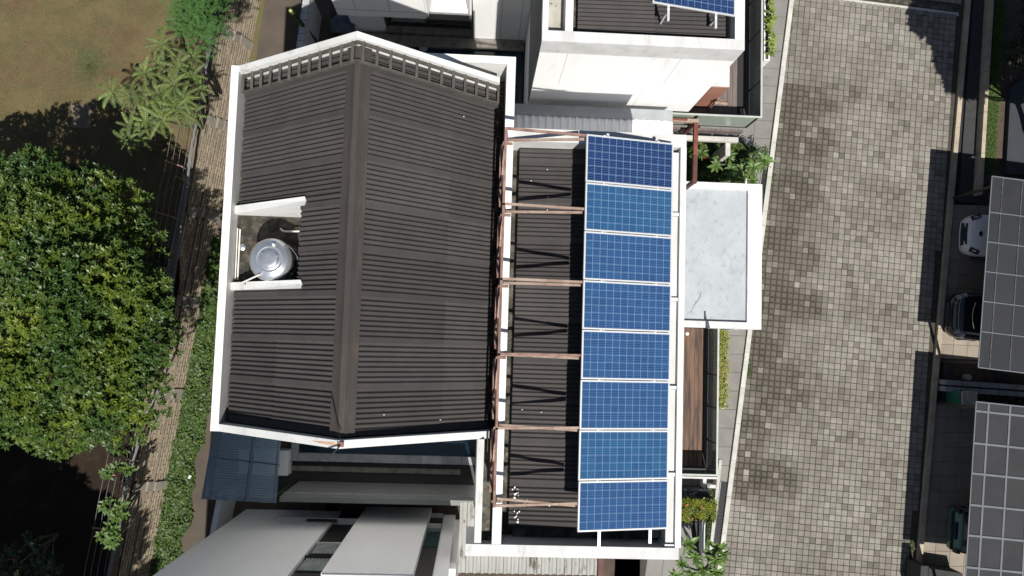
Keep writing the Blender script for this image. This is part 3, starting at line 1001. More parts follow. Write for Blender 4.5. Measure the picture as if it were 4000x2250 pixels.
MB().box(r0.x - .06, r0.x + .06, r0.y - .045, r0.y + .045, 11.53, 11.575).build('base_plate', M['rust'], rod)

# ================================================================== SOLAR PANELS
def solar_panel(tl, bl, tr, br, cellm, label, ncol=12, nrow=6, group=None):
    """corners as 3D points of the top face: tl = high side / top of photo"""
    tl, bl, tr, br = Vector(tl), Vector(bl), Vector(tr), Vector(br)
    c = (tl + bl + tr + br) / 4
    ux = ((tr - tl) + (br - bl)).normalized()
    uy = ((tl - bl) + (tr - br)).normalized()
    uz = ux.cross(uy).normalized()
    uy = uz.cross(ux)
    w = ((tr - tl).length + (br - bl).length) / 2
    h = ((tl - bl).length + (tr - br).length) / 2
    root = bpy.data.objects.new('solar_panel', None); COL.objects.link(root)
    root.matrix_world = Matrix(((ux.x, uy.x, uz.x, c.x), (ux.y, uy.y, uz.y, c.y), (ux.z, uy.z, uz.z, c.z), (0, 0, 0, 1)))
    tag(root, label, 'solar panel', group)

    def kid(b, name, m, loc=(0, 0, 0)):
        o = b.build(name, m); o.parent = root; o.location = loc
        return o
    fw = 0.033
    for nm, x0, x1, y0, y1 in (('l', -w / 2, -w / 2 + fw, -h / 2, h / 2), ('r', w / 2 - fw, w / 2, -h / 2, h / 2),
                               ('b', -w / 2 + fw, w / 2 - fw, -h / 2, -h / 2 + fw), ('t', -w / 2 + fw, w / 2 - fw, h / 2 - fw, h / 2)):
        kid(MB().box(x0, x1, y0, y1, -0.035, 0.005), 'frame', M['alu'])
    kid(MB().box(-w / 2 + fw, w / 2 - fw, -h / 2 + fw, h / 2 - fw, -0.006, -0.0035), 'backsheet', M['backsheet'])
    cw, ch = (w - 2 * fw) / ncol, (h - 2 * fw) / nrow
    gap = 0.0036
    me = MB().box(-cw / 2 + gap, cw / 2 - gap, -ch / 2 + gap, ch / 2 - gap, -0.0015, 0.0).mesh('cell', cellm)
    for i in range(ncol):
        for j in range(nrow):
            o = bpy.data.objects.new('cell', me); COL.objects.link(o); o.parent = root
            o.location = (-w / 2 + fw + (i + .5) * cw, -h / 2 + fw + (j + .5) * ch, 0)
    for sx in (-0.30 * w, 0.32 * w):
        kid(MB().box(sx - 0.025, sx + .025, h / 2 - 0.012, h / 2 + 0.016, 0.0055, 0.012), 'clamp', M['alu'])
    return root


PXL, PXR = 2.135, 4.075
ZL, ZRR = 10.13, 9.68
PY1, PY0 = 4.435, -3.715
step = (PY1 - PY0) / 8
names = [('cell_navy', 'darkest navy solar panel, at the top end of the row on the front wing'),
         ('cell_teal', 'blue solar panel second from the top of the row, below the darkest navy one'),
         ('cell_blue', 'blue solar panel third from the top of the row on the front wing'),
         ('cell_blue', 'blue solar panel fourth from the top, level with the middle of the porch roof'),
         ('cell_blue', 'blue solar panel fifth from the top, just below the middle of the row'),
         ('cell_blue', 'blue solar panel third from the bottom of the row on the front wing'),
         ('cell_teal', 'bright blue solar panel second from the bottom of the row, above the end one'),
         ('cell_violet', 'violet blue solar panel at the bottom end of the row, two rail ends below it')]
rr_ = random.Random(3)
for i, (cm, lab) in enumerate(names):
    ya = PY1 - i * step - 0.009
    yb_ = PY1 - (i + 1) * step + 0.009
    d_ = rr_.uniform(-.006, .006)
    solar_panel((PXL + d_, ya, ZL), (PXL + d_, yb_, ZL), (PXR + d_, ya, ZRR), (PXR + d_, yb_, ZRR), M[cm], lab, group='solar panels in a row on the front wing')

# rack: rails, brackets, rusty truss
rack = thing('panel_rack', (2.0, 0.3, 9.2), 'rusty steel rack of trusses and paired struts carrying the row of solar panels', 'panel rack')
for xx, yb_ in ((2.60, -4.02), (3.70, -4.0)):
    zz = ZL + (ZRR - ZL) * (xx - PXL) / (PXR - PXL) - 0.062
    MB().bar((xx, yb_, zz), (xx, PY1 + 0.06, zz), 0.058, 0.05).build('rail', M['alu'], rack)
    for yy_ in (-3.6, -1.2, 1.2, 4.2):
        MB().bar((xx, yy_, 8.9), (xx, yy_, zz - .02), 0.04).build('post', M['rust'], rack)
ZC = 10.45
by_up = [W(1977, 500, ZC), W(1978, 797, ZC), W(1965, 1100, ZC), W(1949, 1382, ZC), W(1950, 1652, ZC), W(1942, 1932, ZC)]
ends = [W(2284, 535, 10.08), W(2280, 822, 10.08), W(2276, 1107, 10.08), W(2260, 1393, 10.08), W(2256, 1675, 10.08), W(2247, 1970, 10.08)]
XC = 0.44
for i in range(6):
    ye = ends[i].y
    hi = Vector((XC, ye + 0.01, ZC))
    lo = Vector((0.50, ye - 0.01, ZW + 0.045))
    MB().bar(hi, (PXL - 0.02, ye + 0.025, 10.10), 0.05, 0.05).build('strut', M['rust' if i in (0, 3) else 'rustpale'], rack)
    MB().bar(lo, (PXL - 0.04, ye - 0.035, 10.03), 0.05, 0.05).build('strut', M['rustpale'], rack)
    MB().bar(lo + Vector((0, 0, -.04)), hi, 0.045, 0.045).build('post', M['rust'], rack)
    MB().bar((0.40, ye - 0.08, ZW + .012), (0.62, ye - .08, ZW + .012), 0.05, 0.024).build('foot_plate', M['rust'], rack)
for i in range(5):
    a, c = ends[i].y, ends[i + 1].y
    m_ = (a + c) / 2
    MB().bar((XC, a, ZC - .03), (0.42, m_, ZW + .06), 0.045, 0.045).build('diagonal', M['rustpale'], rack)
    MB().bar((0.42, m_, ZW + .06), (XC, c, ZC - .03), 0.045, 0.045).build('diagonal', M['rust'], rack)
    MB().bar((0.375, a - .1, ZW - .02), (0.375, c + .1, ZW - .02), 0.05, 0.045).build('chord', M['rust'], rack)
    MB().bar((XC, a + .02, ZC), (XC, c - .02, ZC), 0.05, 0.05).build('chord', M['rust'], rack)

# ================================================================== TANK
tc = W(1052, 1012, 9.98)
tank = thing('water_tank', (tc.x, tc.y, 8.87), 'round stainless steel water tank in the recess of the gabled roof', 'water tank')
R = 0.442
MB().lathe((tc.x, tc.y, 8.87), [(R * .96, 0.0), (R, 0.03), (R, .30), (R - .012, .32), (R, .34), (R, .64), (R - .012, .66), (R, .68), (R, 0.96), (R * 1.01, 0.975), (R * .985, 1.0)], 56).build('tank_body', M['steel'], tank, True)
MB().lathe((tc.x, tc.y, 9.855), [(R * 1.0, 0.0), (R * .97, 0.035), (R * .80, 0.085), (R * .62, .115), (R * .595, .122), (R * .575, .115), (R * .42, .135), (R * .40, .150), (R * .385, .150), (R * .2, .156), (0.004, .158)], 56).build('tank_top', M['steel'], tank, True)
MB().lathe((tc.x, tc.y, 9.995), [(R * .40, 0.0), (R * .40, .022), (R * .37, .028), (R * .17, .030), (0.003, .031)], 40).build('lid', M['steel'], tank, True)
for a in (0.4, 2.5, 4.6):
    MB().box(tc.x + math.cos(a) * R * .41 - .012, tc.x + math.cos(a) * R * .41 + .012, tc.y + math.sin(a) * R * .41 - .02, tc.y + math.sin(a) * R * .41 + .02, 10.0, 10.035).build('lid_clip', M['steel'], tank)
pv = W(1069, 955, 9.98)
MB().lathe((pv.x, pv.y, 9.93), [(0.035, 0), (0.035, .07), (0.02, .09)], 16).build('float_valve', M['pvc'], tank)
pt = W(1017, 1073, 9.97)
pe = W(950, 1104, 9.70)
MB().tube([pt + Vector((0, 0, -.03)), pt + Vector((0, 0, .04)), pe + Vector((0, 0, .05)), pe + Vector((-.05, -.03, -.3))], 0.018, 8).build('inlet_pipe', M['pvc'], tank)
cb = [pv + Vector((0.02, 0, .05)), W(1100, 945, 10.0), W(1140, 972, 9.85), W(1160, 1000, 9.6), W(1168, 1030, 9.4)]
MB().tube(cb, 0.007, 5).build('float_cable', M['cable'], tank)
pipe = thing('drain_pipes', W(928, 1000, 8.5), 'two slim white pipes running along the left edge of the tank recess', 'pipes')
a0, a1 = W(938, 895, 8.93), W(928, 1093, 8.93)
MB().tube([a0, a1], 0.018, 8).build('pipe', M['pvc'], pipe)
MB().tube([a0 + Vector((-.055, 0.02, 0)), a1 + Vector((-.05, 0, 0))], 0.014, 8).build('pipe', M['pvc'], pipe)
MB().tube([W(1095, 893, 9.1), W(1105, 903, 9.1), W(1125, 905, 9.12), W(1170, 903, 9.15)], 0.02, 8).build('elbow_pipe', M['pvc'], pipe)
fl = W(945, 965, 8.87)
tag(MB().lathe((fl.x, fl.y, 8.86), [(0.075, 0), (0.075, .012), (.05, .02), (.03, .03), (.003, .032)], 20).build('floor_drain', M['steel']), 'small round metal floor drain left of the steel water tank', 'floor drain')

# ================================================================== PORCH + DECK OF THE MAIN HOUSE
porch = thing('porch_roof', (6.4, 2.85, 3.1), 'flat pale grey concrete porch roof with a white raised rim beside the street', 'porch roof')
MB().box(4.34, 8.00, 0.88, 4.86, 2.75, 3.03).build('roof_slab', M['porch'], porch)
MB().box(8.00, 8.43, 0.68, 5.06, 2.60, 3.14).build('rim', M['brush'], porch)
MB().box(4.34, 7.998, 4.86, 5.06, 2.60, 3.14).build('rim', M['brush'], porch)
MB().box(4.34, 7.998, 0.68, 0.88, 2.60, 3.14).build('rim', M['white_old'], porch)
MB().box(4.36, 4.62, 0.84, 0.99, 3.03, 3.20).build('outlet_box', M['white'], porch)
for xx, yy_ in ((8.2, .8), (8.2, 4.9)):
    MB().box(xx - .1, xx + .1, yy_ - .1, yy_ + .1, 0, 2.6).build('post', M['white'], porch)
a = [W(2698, 1222, 3.04), W(2712, 1195, 3.05), W(2734, 1165, 3.06), W(2741, 1140, 3.05), W(2733, 1130, 3.04)]
tag(MB().tube(a, 0.008, 5).build('wire', M['rail_cap']), 'thin bent grey wire lying on the pale porch roof', 'wire')

DZ = 3.0
deck = thing('deck', (5.6, -1.5, DZ), 'brown timber deck with dark wet patches and smoked glass railing, by the solar panel row', 'deck')
MB().box(4.34, 6.93, -3.52, 0.67, DZ - 0.35, DZ - 0.04).build('deck_slab', M['frame_dark'], deck)
x = 4.36
while x < 6.72:
    jy = random.choice((-.2, -.05, .1, -.3)) if False else 0.0
    brk = random.uniform(-2.3, -0.2) if random.random() < .35 else None
    segs_ = [(-3.02, 0.66)] if brk is None else [(-3.02, brk - .003), (brk + .003, 0.66)]
    for ya, yb_ in segs_:
        MB().box(x, x + 0.125, ya, yb_, DZ - 0.035, DZ + random.uniform(-.002, .002)).build('deck_plank', M['deck'], deck)
    MB().box(x, x + 0.125, -3.40, -3.03, DZ - 0.035, DZ - 0.004).build('deck_plank', M['deck'], deck)
    x += 0.132
rl = bpy.data.objects.new('railing', None); COL.objects.link(rl); rl.location = (6.9, -1.5, DZ); hang(rl, deck)
ys = [0.66, -0.68, -1.63, -2.62, -3.49]
ZT = DZ + 0.95
for i in range(4):
    MB().box(6.885, 6.897, ys[i + 1] + .02, ys[i] - .02, DZ + .02, ZT - .03).build('glass_pane', M['rail_glass'], rl)
    MB().box(6.875, 6.905, ys[i + 1] - .018, ys[i + 1] + .018, DZ - .02, ZT - .03).build('railing_post', M['frame_dark'], rl)
MB().box(6.865, 6.915, -3.525, 0.66, ZT - .03, ZT).build('handrail', M['rail_cap'], rl)
MB().box(4.36, 6.862, -3.525, -3.475, ZT - .03, ZT).build('handrail', M['rail_cap'], rl)
for x0, x1 in ((4.37, 5.62), (5.66, 6.86)):
    MB().box(x0, x1, -3.505, -3.493, DZ + .02, ZT - .03).build('glass_pane', M['rail_glass'], rl)
MB().box(6.74, 6.86, -3.45, 0.66, DZ - .04, DZ + 0.012).build('railing_shade_strip', M['frame_dark'], deck)  # dark strip drawn where the railing's shade falls on the deck
dl = W(2685, 1304, DZ + .02)
tag(MB().lathe((dl.x, dl.y, DZ + .003), [(0.05, 0), (0.05, .02), (.04, .028), (.003, .03)], 18).build('deck_lamp', M['droppings']), 'small round white lamp on the brown deck by the porch roof', 'lamp')

# things below the deck at the front garden
def poly(name, px, z0, z1, m, parent=None):
    return MB().prism([W(a, b, z1) for a, b in px], z0, z1).build(name, m, parent)


gp = thing('grass_planter', W(2828, 1440, 0.4), 'long low planter box full of yellow green grass beside the brown deck', 'planter')
p0, p1 = W(2838, 1260, 0.35), W(2835, 1598, 0.35)
def planter_frame(root, x0, x1, y0, y1, z, m, soil=True, th=0.05):
    MB().box(x0, x0 + th, y0, y1, 0, z).build('planter_side', m, root)
    MB().box(x1 - th, x1, y0, y1, 0, z).build('planter_side', m, root)
    MB().box(x0 + th, x1 - th, y0, y0 + th, 0, z).build('planter_end', m, root)
    MB().box(x0 + th, x1 - th, y1 - th, y1, 0, z).build('planter_end', m, root)
    MB().box(x0 + th, x1 - th, y0 + th, y1 - th, 0, z - .06).build('soil', M['soil'], root)


planter_frame(gp, p0.x - 0.42, p0.x, p1.y, p0.y, 0.35, M['kerb'])


def blades(name, x0, x1, y0, y1, z, n, h, lean, m, parent, w=0.012):
    b = MB()
    for i in range(n):
        x, y = random.uniform(x0, x1), random.uniform(y0, y1)
        a = random.uniform(0, 6.28)
        hh = h * random.uniform(.5, 1.2)
        l = lean * random.uniform(.3, 1.4)
        dx_, dy_ = math.cos(a), math.sin(a)
        sx, sy = -dy_ * w, dx_ * w
        p = [(x - sx, y - sy, z), (x + sx, y + sy, z),
             (x + dx_ * l * .4 + sx, y + dy_ * l * .4 + sy, z + hh * .75), (x + dx_ * l * .4 - sx, y + dy_ * l * .4 - sy, z + hh * .75),
             (x + dx_ * l, y + dy_ * l, z + hh * .8)]
        b.add(p, [(0, 1, 2, 3), (3, 2, 4)], random.random() ** 1.5)
    return tag(b.build(name, m, parent), kind='stuff')


blades('grass', p0.x - 0.37, p0.x - .05, p1.y + .06, p0.y, 0.28, 1500, 0.26, 0.24, M['leaf_grass'], gp)

# tan garden wall, white rims and steps between deck and drain
gw = thing('garden_wall', W(2815, 1860, .3), 'low cream garden wall running along the black slotted drain', 'garden wall')
a, c = W(2821, 1797, 0.45), W(2783, 2150, 0.45)
dv = (c - a).normalized(); sv = Vector((-dv.y, dv.x, 0))
for k in range(6):
    q0, q1 = a.lerp(c, k / 6 + .001), a.lerp(c, (k + 1) / 6 - .001)
    MB().prism([q0, q0 - sv * .10, q1 - sv * .10, q1], 0, 0.45).build('wall_block', M['kerb'], gw)
bd = thing('planting_bed', W(2775, 2000, .2), 'narrow white rimmed planting bed under the clipped yellow green bush', 'planting bed')
poly('rim', [(2747, 1865), (2760, 1865), (2752, 2160), (2742, 2160)], 0, 0.42, M['white_old'], bd)
poly('rim', [(2655, 1860), (2802, 1864), (2802, 1872), (2655, 1868)], 0, 0.52, M['white_old'], bd)
poly('rim', [(2762, 1893), (2800, 1895), (2800, 1908), (2762, 1906)], 0, 0.42, M['white_old'], bd)
poly('rim', [(2656, 2040), (2704, 2043), (2704, 2110), (2656, 2108)], 0, 0.12, M['pavement'], bd)
poly('soil', [(2762, 1908), (2800, 1910), (2782, 2150), (2754, 2150)], 0, 0.10, M['drive'], bd)
poly('stone_base', [(2708, 2040), (2742, 2040), (2742, 2170), (2704, 2170)], 0, 0.05, M['charcoal'], bd)
lg = thing('ledge_slab', W(2720, 1930, .8), 'dark blue grey ledge behind the clipped yellow green bush', 'ledge')
poly('ledge_top', [(2650, 1910), (2757, 1912), (2778, 1944), (2778, 1952), (2650, 1948)], 0, 0.75, M['slate_and_shade'], lg)
poly('ledge_step', [(2650, 1935), (2782, 1940), (2782, 1960), (2650, 1955)], 0, 0.62, M['slate_and_shade'], lg)

# ================================================================== NEIGHBOUR HOUSE, TOP
nb = thing('house', (3.5, 9.5, 0), 'white house at the top edge with one solar panel and sunlit panelled wall', 'house')
NY = 6.67
NX0, NX1 = 1.195, 5.70
ZN = 9.4
ZNB = 4.8
MB().box(NX0 + 0.03, NX1 - .03, NY + 0.05, 14.0, ZNB + .02, 8.7).build('wall', M['wall_white'], nb)
MB().box(NX0 + 0.1, NX1 - 0.4, NY + 0.7, 14.0, 0.0, ZNB).build('wall', M['wall_white'], nb)
MB().box(NX0 - .015, NX0 + 0.028, NY + 0.06, 14.0, ZNB, 9.02).build('side_cladding', M['cracked'], nb)
# wall panels with joints
zm = 6.62
def wp(x0, x1, z0, z1):
    MB().box(x0 + .004, x1 - .004, NY, NY + 0.046, z0 + .005, z1 - .005).build('wall_panel', M['wall_white'], nb)
for x0, x1 in ((NX0, 1.845), (1.845, 4.46), (4.46, NX1)):
    wp(x0, x1, zm, 8.72)
for x0, x1 in ((NX0, 4.05), (4.05, NX1)):
    wp(x0, x1, ZNB, zm)
MB().box(NX0, NX1, NY - .002, NY + 0.24, 8.72, ZN).build('parapet', M['white_old'], nb)
MB().box(NX0, NX0 + 0.13, NY + 0.24, 14.0, 8.72, ZN - .01).build('parapet', M['white'], nb)
MB().box(1.70, 1.87, NY + 0.24, 14.0, 8.72, ZN - .01).build('parapet', M['white'], nb)
MB().box(5.485, NX1, NY + 0.24, 14.0, 8.72, ZN - .01).build('parapet', M['white'], nb)
MB().box(NX0 + .13, 1.70, NY + 0.24, 14.0, 8.7, 8.95).build('gutter', mat('stained_roof_gutter', (0.40, 0.38, 0.33), (0.30, 0.28, 0.25), 4, stain=(0.07, 0.06, 0.05), ssc=5, slo=0.56, shi=0.66, rough=0.95), nb)
MB().box(1.87, 5.485, NY + 0.24, 14.0, 8.7, 8.78).build('roof_deck', M['slab'], nb)
y = NY + 0.36
while y < 10.5:
    corrugated((2.02, y, 8.98), Vector((1.75, 0, 0.05)), Vector((0, 1, -.012)), 9.03, PIT).build('roof_sheet', M['roof'], nb)
    corrugated((3.72, y, 9.01), Vector((1.66, 0, 0.05)), Vector((0, 1, -.012)), 9.03, PIT).build('roof_sheet', M['roof'], nb)
    y += 9 * PIT
tl0 = W(2549, 12, 9.95); tr0 = W(2873, 57, 9.45)
solar_panel((tl0.x, tl0.y + 1.0, 9.97), (tl0.x, tl0.y, 9.97), (tl0.x + 1.95, tl0.y + 1.0, 9.49), (tl0.x + 1.95, tl0.y, 9.49), M['cell_navy'],
            'dark blue solar panel on the top neighbour house roof, cut off by the top edge')
nrk = thing('panel_rails', (4.5, 7.0, 9.5), 'two aluminium rails poking out under the solar panel at the top edge', 'panel rails')
for px in (2612, 2798):
    zz = 9.80 if px < 2700 else 9.50
    q = W(px, 78 if px < 2700 else 108, zz)
    MB().bar((q.x, q.y, zz - .05), (q.x, q.y + 1.3, zz - .05), 0.05, 0.05).build('rail', M['alu'], nrk)
    MB().bar((q.x, q.y + .25, zz - .05), (q.x, q.y + .25, 8.9), 0.04).build('post', M['alu'], nrk)

# its deck
ND = 3.6
MB().box(5.3, 7.87, NY + 0.05, 14, ND - .3, ND - .04).build('deck_slab', M['frame_dark'], nb)
MB().box(3.6, 5.3, NY + 0.05, NY + .75, ND - .3, ND - .04).build('deck_slab', M['frame_dark'], nb)
x = 3.62
while x < 7.42:
    MB().box(x, x + 0.135, NY + .08, NY + .36, ND - .035, ND - .004).build('deck_plank', M['deck_grey'], nb)
    if x > 5.5:
        MB().box(x, x + 0.135, NY + .365, 13.0, ND - .035, ND + random.uniform(-.002, .002)).build('deck_plank', M['deck_grey'], nb)
    x += 0.143
rl2 = bpy.data.objects.new('railing', None); COL.objects.link(rl2); rl2.location = (7.8, 7, ND); hang(rl2, nb)
NT = ND + 1.0
xs = [3.72, 4.75, 6.05, 7.80]
for i in range(3):
    MB().box(xs[i] + .04, xs[i + 1] - .07, NY - .006, NY + .006, ND - .02, NT - .03).build('glass_pane', M['rail_pale'], rl2)
    MB().bar((xs[i + 1] - .02, NY, ND - .1), (xs[i + 1] - .02, NY, NT - .03), 0.035).build('railing_post', M['frame_dark'], rl2)
yv = [NY + .03, 7.75, 9.25, 10.4, 11.6]
for i in range(4):
    MB().box(7.845, 7.857, yv[i] + .04, yv[i + 1] - .04, ND + .02, NT - .03).build('glass_pane', M['rail_glass'], rl2)
    MB().bar((7.85, yv[i + 1], ND - .02), (7.85, yv[i + 1], NT - .03), 0.04).build('railing_post', M['frame_dark'], rl2)
MB().box(3.7, 7.875, NY - .025, NY + .025, NT - .03, NT).build('handrail', M['rail_cap'], rl2)
MB().box(7.825, 7.875, NY + .027, 12.0, NT - .03, NT).build('handrail', M['rail_cap'], rl2)
MB().box(3.6, 7.75, NY - 0.10, NY - .03, ND - .55, ND - .22).build('deck_fascia', M['deck_grey'], nb)
MB().box(4.4, 7.9, NY - 0.17, NY - 0.02, 2.35, 2.5).build('lower_ledge', M['kerb'], nb)
MB().box(7.55, 7.70, 6.1, 6.5, 0, 2.34).build('ledge_post', M['kerb'], nb)
# small terracotta clad shed on the deck
sh = thing('rooftop_shed', (6.1, 7.3, ND), 'small shed with pale flat top and terracotta tiled front on the grey deck', 'shed')
SX1 = W(2847, 342, 5.4).x; SYF = W(2847, 342, 5.4).y; SYB = W(2850, 262, 5.4).y
MB().box(5.72, SX1, SYF + .02, SYB, ND, 5.39).build('shed_wall', M['wall_white'], sh)
MB().box(5.72, SX1 + .01, SYF + .01, SYB + .01, 5.395, 5.43).build('shed_top', M['white_old'], sh)
for k in range(4):
    for j in range(2):
        z0, z1 = ND + .02 + k * .445, ND + .02 + (k + 1) * .445 - .008
        x0 = 5.73 + j * (SX1 - 5.73) / 2
        MB().box(x0 + .004, x0 + (SX1 - 5.73) / 2 - .004, SYF - .012, SYF + .012, z0, z1).build('terracotta_tile', M['terracotta'], sh)
br = thing('wall_bracket', W(2815, 398, 4.3), 'small pinkish steel bracket beside the terracotta front of the shed', 'bracket')
q = W(2792, 402, 4.5)
MB().bar((q.x, q.y, 4.5), (q.x + .36, q.y - .02, 4.5), 0.06, 0.05).build('arm', M['rustpale'], br)
MB().bar((q.x + .05, q.y + .08, 4.5), (q.x + .34, q.y + .07, 4.5), 0.04, 0.05).build('arm', M['rust'], br)
MB().bar((q.x + .1, q.y + .15, 4.5), (q.x + .1, q.y + .02, 4.5), 0.04, 0.05).build('arm', M['rustpale'], br)
MB().bar((q.x + .05, q.y + .05, ND), (q.x + .05, q.y + .05, 4.48), 0.04, 0.04).build('post', M['rust'], br)

# rear wing of the same house: walls round the pool courtyard
rw = nb
UY = 9.74
MB().box(-4.52, -1.86, UY, 14, 3.0, 9.2).build('wall', M['wall_white'], rw)
for xx in (-3.9, -2.9):
    MB().box(xx - .008, xx + .008, UY - .004, UY + .01, 3.5, 9.2).build('wall_joint', M['flash'], rw)
MB().box(-4.52, -1.86, UY - .004, UY + .01, 3.42, 3.44).build('wall_joint', M['flash'], rw)
MB().box(-4.52, -3.40, UY + .70, 14, 0.0, 2.99).build('wall', M['wall_white'], rw)
# ground floor window
win = bpy.data.objects.new('window', None); COL.objects.link(win); win.location = (-2, 10.6, 1); hang(win, rw)
MB().box(-3.39, -0.56, UY + .95, UY + .98, 0.5, 2.9).build('pane', M['darkglass'], win)
b = MB()
xx = -3.2
while xx < -0.75:
    xx2 = xx + random.uniform(.06, .11)
    if not (-2.0 < xx < -1.9):
        dpt = random.uniform(.0, .03)
        b.prism([(xx, UY + .92 - dpt), ((xx + xx2) / 2, UY + .88 - dpt), (xx2, UY + .92 - dpt)], 0.62, 2.8)
    xx = xx2
b.build('curtain', M['curtain'], win)
for x0, x1 in ((-3.39, -3.27), (-2.02, -1.92), (-0.66, -0.56)):
    MB().box(x0, x1, UY + .78, UY + .87, 0.5, 2.9).build('frame', M['frame_dark'], win)
MB().box(-3.27, -0.66, UY + .78, UY + .87, 0.5, 0.60).build('frame', M['frame_dark'], win)
MB().box(-3.42, -0.50, UY + .62, UY + .98, 0.0, 0.42).build('sill_ledge', M['ledge'], rw)
# balcony bay
MB().box(-1.855, -0.50, UY - .05, UY + .12, 2.85, 3.12).build('bay_front', M['frame_dark'], rw)
MB().box(-1.855, -0.50, UY + .12, UY + .9, 2.95, 3.05).build('bay_floor', M['wall_white'], rw)
MB().prism([(-1.85, UY), (-1.80, UY), (-1.60, UY + .9), (-1.85, UY + .9)], 3.05, 5.4).build('bay_side', M['wall_white'], rw)
MB().prism([(-0.55, UY), (-0.50, UY), (-0.50, UY + .9), (-0.70, UY + .9)], 3.05, 5.4).build('bay_side', M['wall_white'], rw)
MB().box(-1.6, -0.7, UY + .86, UY + .94, 3.05, 3.25).build('bay_sill', M['white'], rw)
MB().box(-1.6, -0.7, UY + 1.3, UY + 1.4, 3.05, 6).build('bay_back', M['wall_white'], rw)
# right white wall
MB().box(-0.48, NX0 + .09, 10.32, 14, 0.0, 8.6).build('wall', M['wall_white'], rw)
for xx in (0.42, 1.05):
    MB().box(xx - .007, xx + .007, 10.315, 10.33, 0.3, 8.6).build('wall_joint', M['flash'], rw)
# upper pool
pl = thing('pool', (-0.6, 8.3, 0.2), 'dark pool in the shaded courtyard of the top neighbour house', 'pool')
MB().box(-4.6, NX0 + .05, 6.3, 9.95, -0.08, 0.15).build('pool_water', M['water'], pl)
MB().box(-4.6, NX0 + .05, 9.951, 10.31, -0.05, 0.28).build('pool_ledge', M['terracotta'] if False else M['ledge'], pl)
MB().box(-4.6, NX0 + .05, 6.22, 6.30, -0.05, 0.28).build('pool_coping', M['stonecope'], pl)
lp = W(1654, 185, .2)
MB().lathe((lp.x, lp.y, .16), [(0.13, 0), (0.15, .03), (0.12, .035), (.003, .036)], 20).build('pool_lamp', M['stonecope'], pl)
# boundary wall, terrace, tarp and cactus, upper left
uw = thing('boundary_wall', W(1175, 100, 1.8), 'boundary wall with a pale stone top at the top left of the gabled roof', 'boundary wall')
t0, t1 = W(1192, -30, 1.8), W(1158, 215, 1.8)
MB().prism([t0, t0 + Vector((.17, 0, 0)), t1 + Vector((.17, 0, 0)), t1], 0, 1.76).build('wall_body', M['wall_grey'], uw)
for k in range(9):
    q0, q1 = t0.lerp(t1, k / 9 + .004), t0.lerp(t1, (k + 1) / 9 - .004)
    o_ = random.uniform(0, .015)
    MB().prism([q0 + Vector((-.02 - o_, 0, 0)), q0 + Vector((.18, 0, 0)), q1 + Vector((.18 + o_, 0, 0)), q1 + Vector((-.02, 0, 0))], 1.77, 1.84 + o_).build('coping_stone', M['topstone'], uw)
structure(MB().box(-5.35, -4.53, 5.9, 14, -.05, .06).build('terrace', M['tile_terrace']))
tp = thing('tarpaulin', W(1330, 85, 1.0), 'crumpled blue grey tarpaulin beside the house wall at the top', 'tarpaulin')
b = MB()
c0 = W(1335, 82, 0.95)
nx_, ny_ = 14, 10
for j in range(ny_ + 1):
    for i in range(nx_ + 1):
        u_, v_ = i / nx_, j / ny_
        x_ = c0.x - .42 + .80 * u_
        y_ = c0.y - .30 + .60 * v_
        z_ = 0.95 - 1.0 * (u_ - .5) ** 2 - .9 * (v_ - .5) ** 2 + .06 * math.sin(9 * u_ + 5 * v_) + random.uniform(-.02, .02)
        b.v.append((x_, y_, z_))
for j in range(ny_):
    for i in range(nx_):
        q = j * (nx_ + 1) + i
        b.f.append((q, q + 1, q + nx_ + 2, q + nx_ + 1))
b.build('sheet', M['tarp'], tp, True)
MB().box(c0.x - .35, c0.x + .3, c0.y - .25, c0.y + .25, .06, .62).build('crate_under', M['frame_dark'], tp)
ct = thing('cactus', W(1215, 130, .1), 'tall bare green cactus column leaning over the pale topped boundary wall', 'cactus')
def column(p, q, name, par):
    b = MB()
    n = 9
    pts = [Vector(p).lerp(Vector(q), i / n) + Vector((0, 0, .12 * math.sin(i / n * 3.1))) for i in range(n + 1)]
    b.tube(pts, 0.075, 10, 0.055)
    b.build(name, M['cactus'], par, True)
column(W(1232, 160, 0.3), W(1137, 44, 3.1), 'stem', ct)
MB().lathe(tuple(W(1135, 41, 3.12)), [(0.03, -.06), (0.058, 0), (0.03, .05), (.003, .06)], 10).build('stem_tip', mat('pale_cactus_tip', (0.35, 0.40, 0.12), rough=.6), ct)
ct2 = thing('cactus', W(1180, 185, .1), 'two short dark cactus columns low beside the gabled roof end', 'cactus')
column(W(1196, 196, 0.3), W(1162, 148, 1.8), 'stem', ct2)
column(W(1212, 190, 0.3), W(1189, 160, 1.5), 'stem', ct2)

# ================================================================== LEAN-TO ROOFS BETWEEN THE HOUSES
lt = thing('lean_to_roof', (3.0, 5.8, 5.5), 'white corrugated lean-to roof in the gap between the two houses at the top', 'lean-to roof')
x = 0.66
n = 0
while x < 5.02:
    w_ = min(0.80, 5.05 - x)
    sh_ = corrugated((x, 4.3, 5.33), Vector((0, 1.93, 0.12)), Vector((1, 0, 0.004)), w_ / 0.20, 0.20, 0.020, 8, 0.005, flat=True)
    sh_.build('roof_sheet', M['shed_white'], lt)
    x += 0.80
MB().box(0.66, 5.08, 6.18, 6.47, 5.42, 5.50).build('flashing', M['flash'], lt)
MB().box(5.02, 5.10, 4.3, 6.17, 5.28, 5.45).build('edge_trim', M['white_old'], lt)
for yy_ in (4.7, 6.0):
    MB().box(0.66, 5.05, yy_ - .04, yy_ + .04, 5.18, 5.27).build('purlin', M['rust'], lt)
gt = thing('gate_frame', (6.0, 5.0, 0), 'rusty red and cream steel beam frame between lean-to roof and broad leaved plants', 'frame')
GZ = 4.3
q0, q1, q2 = W(2625, 470, GZ), W(2718, 474, GZ), W(2712, 716, GZ)
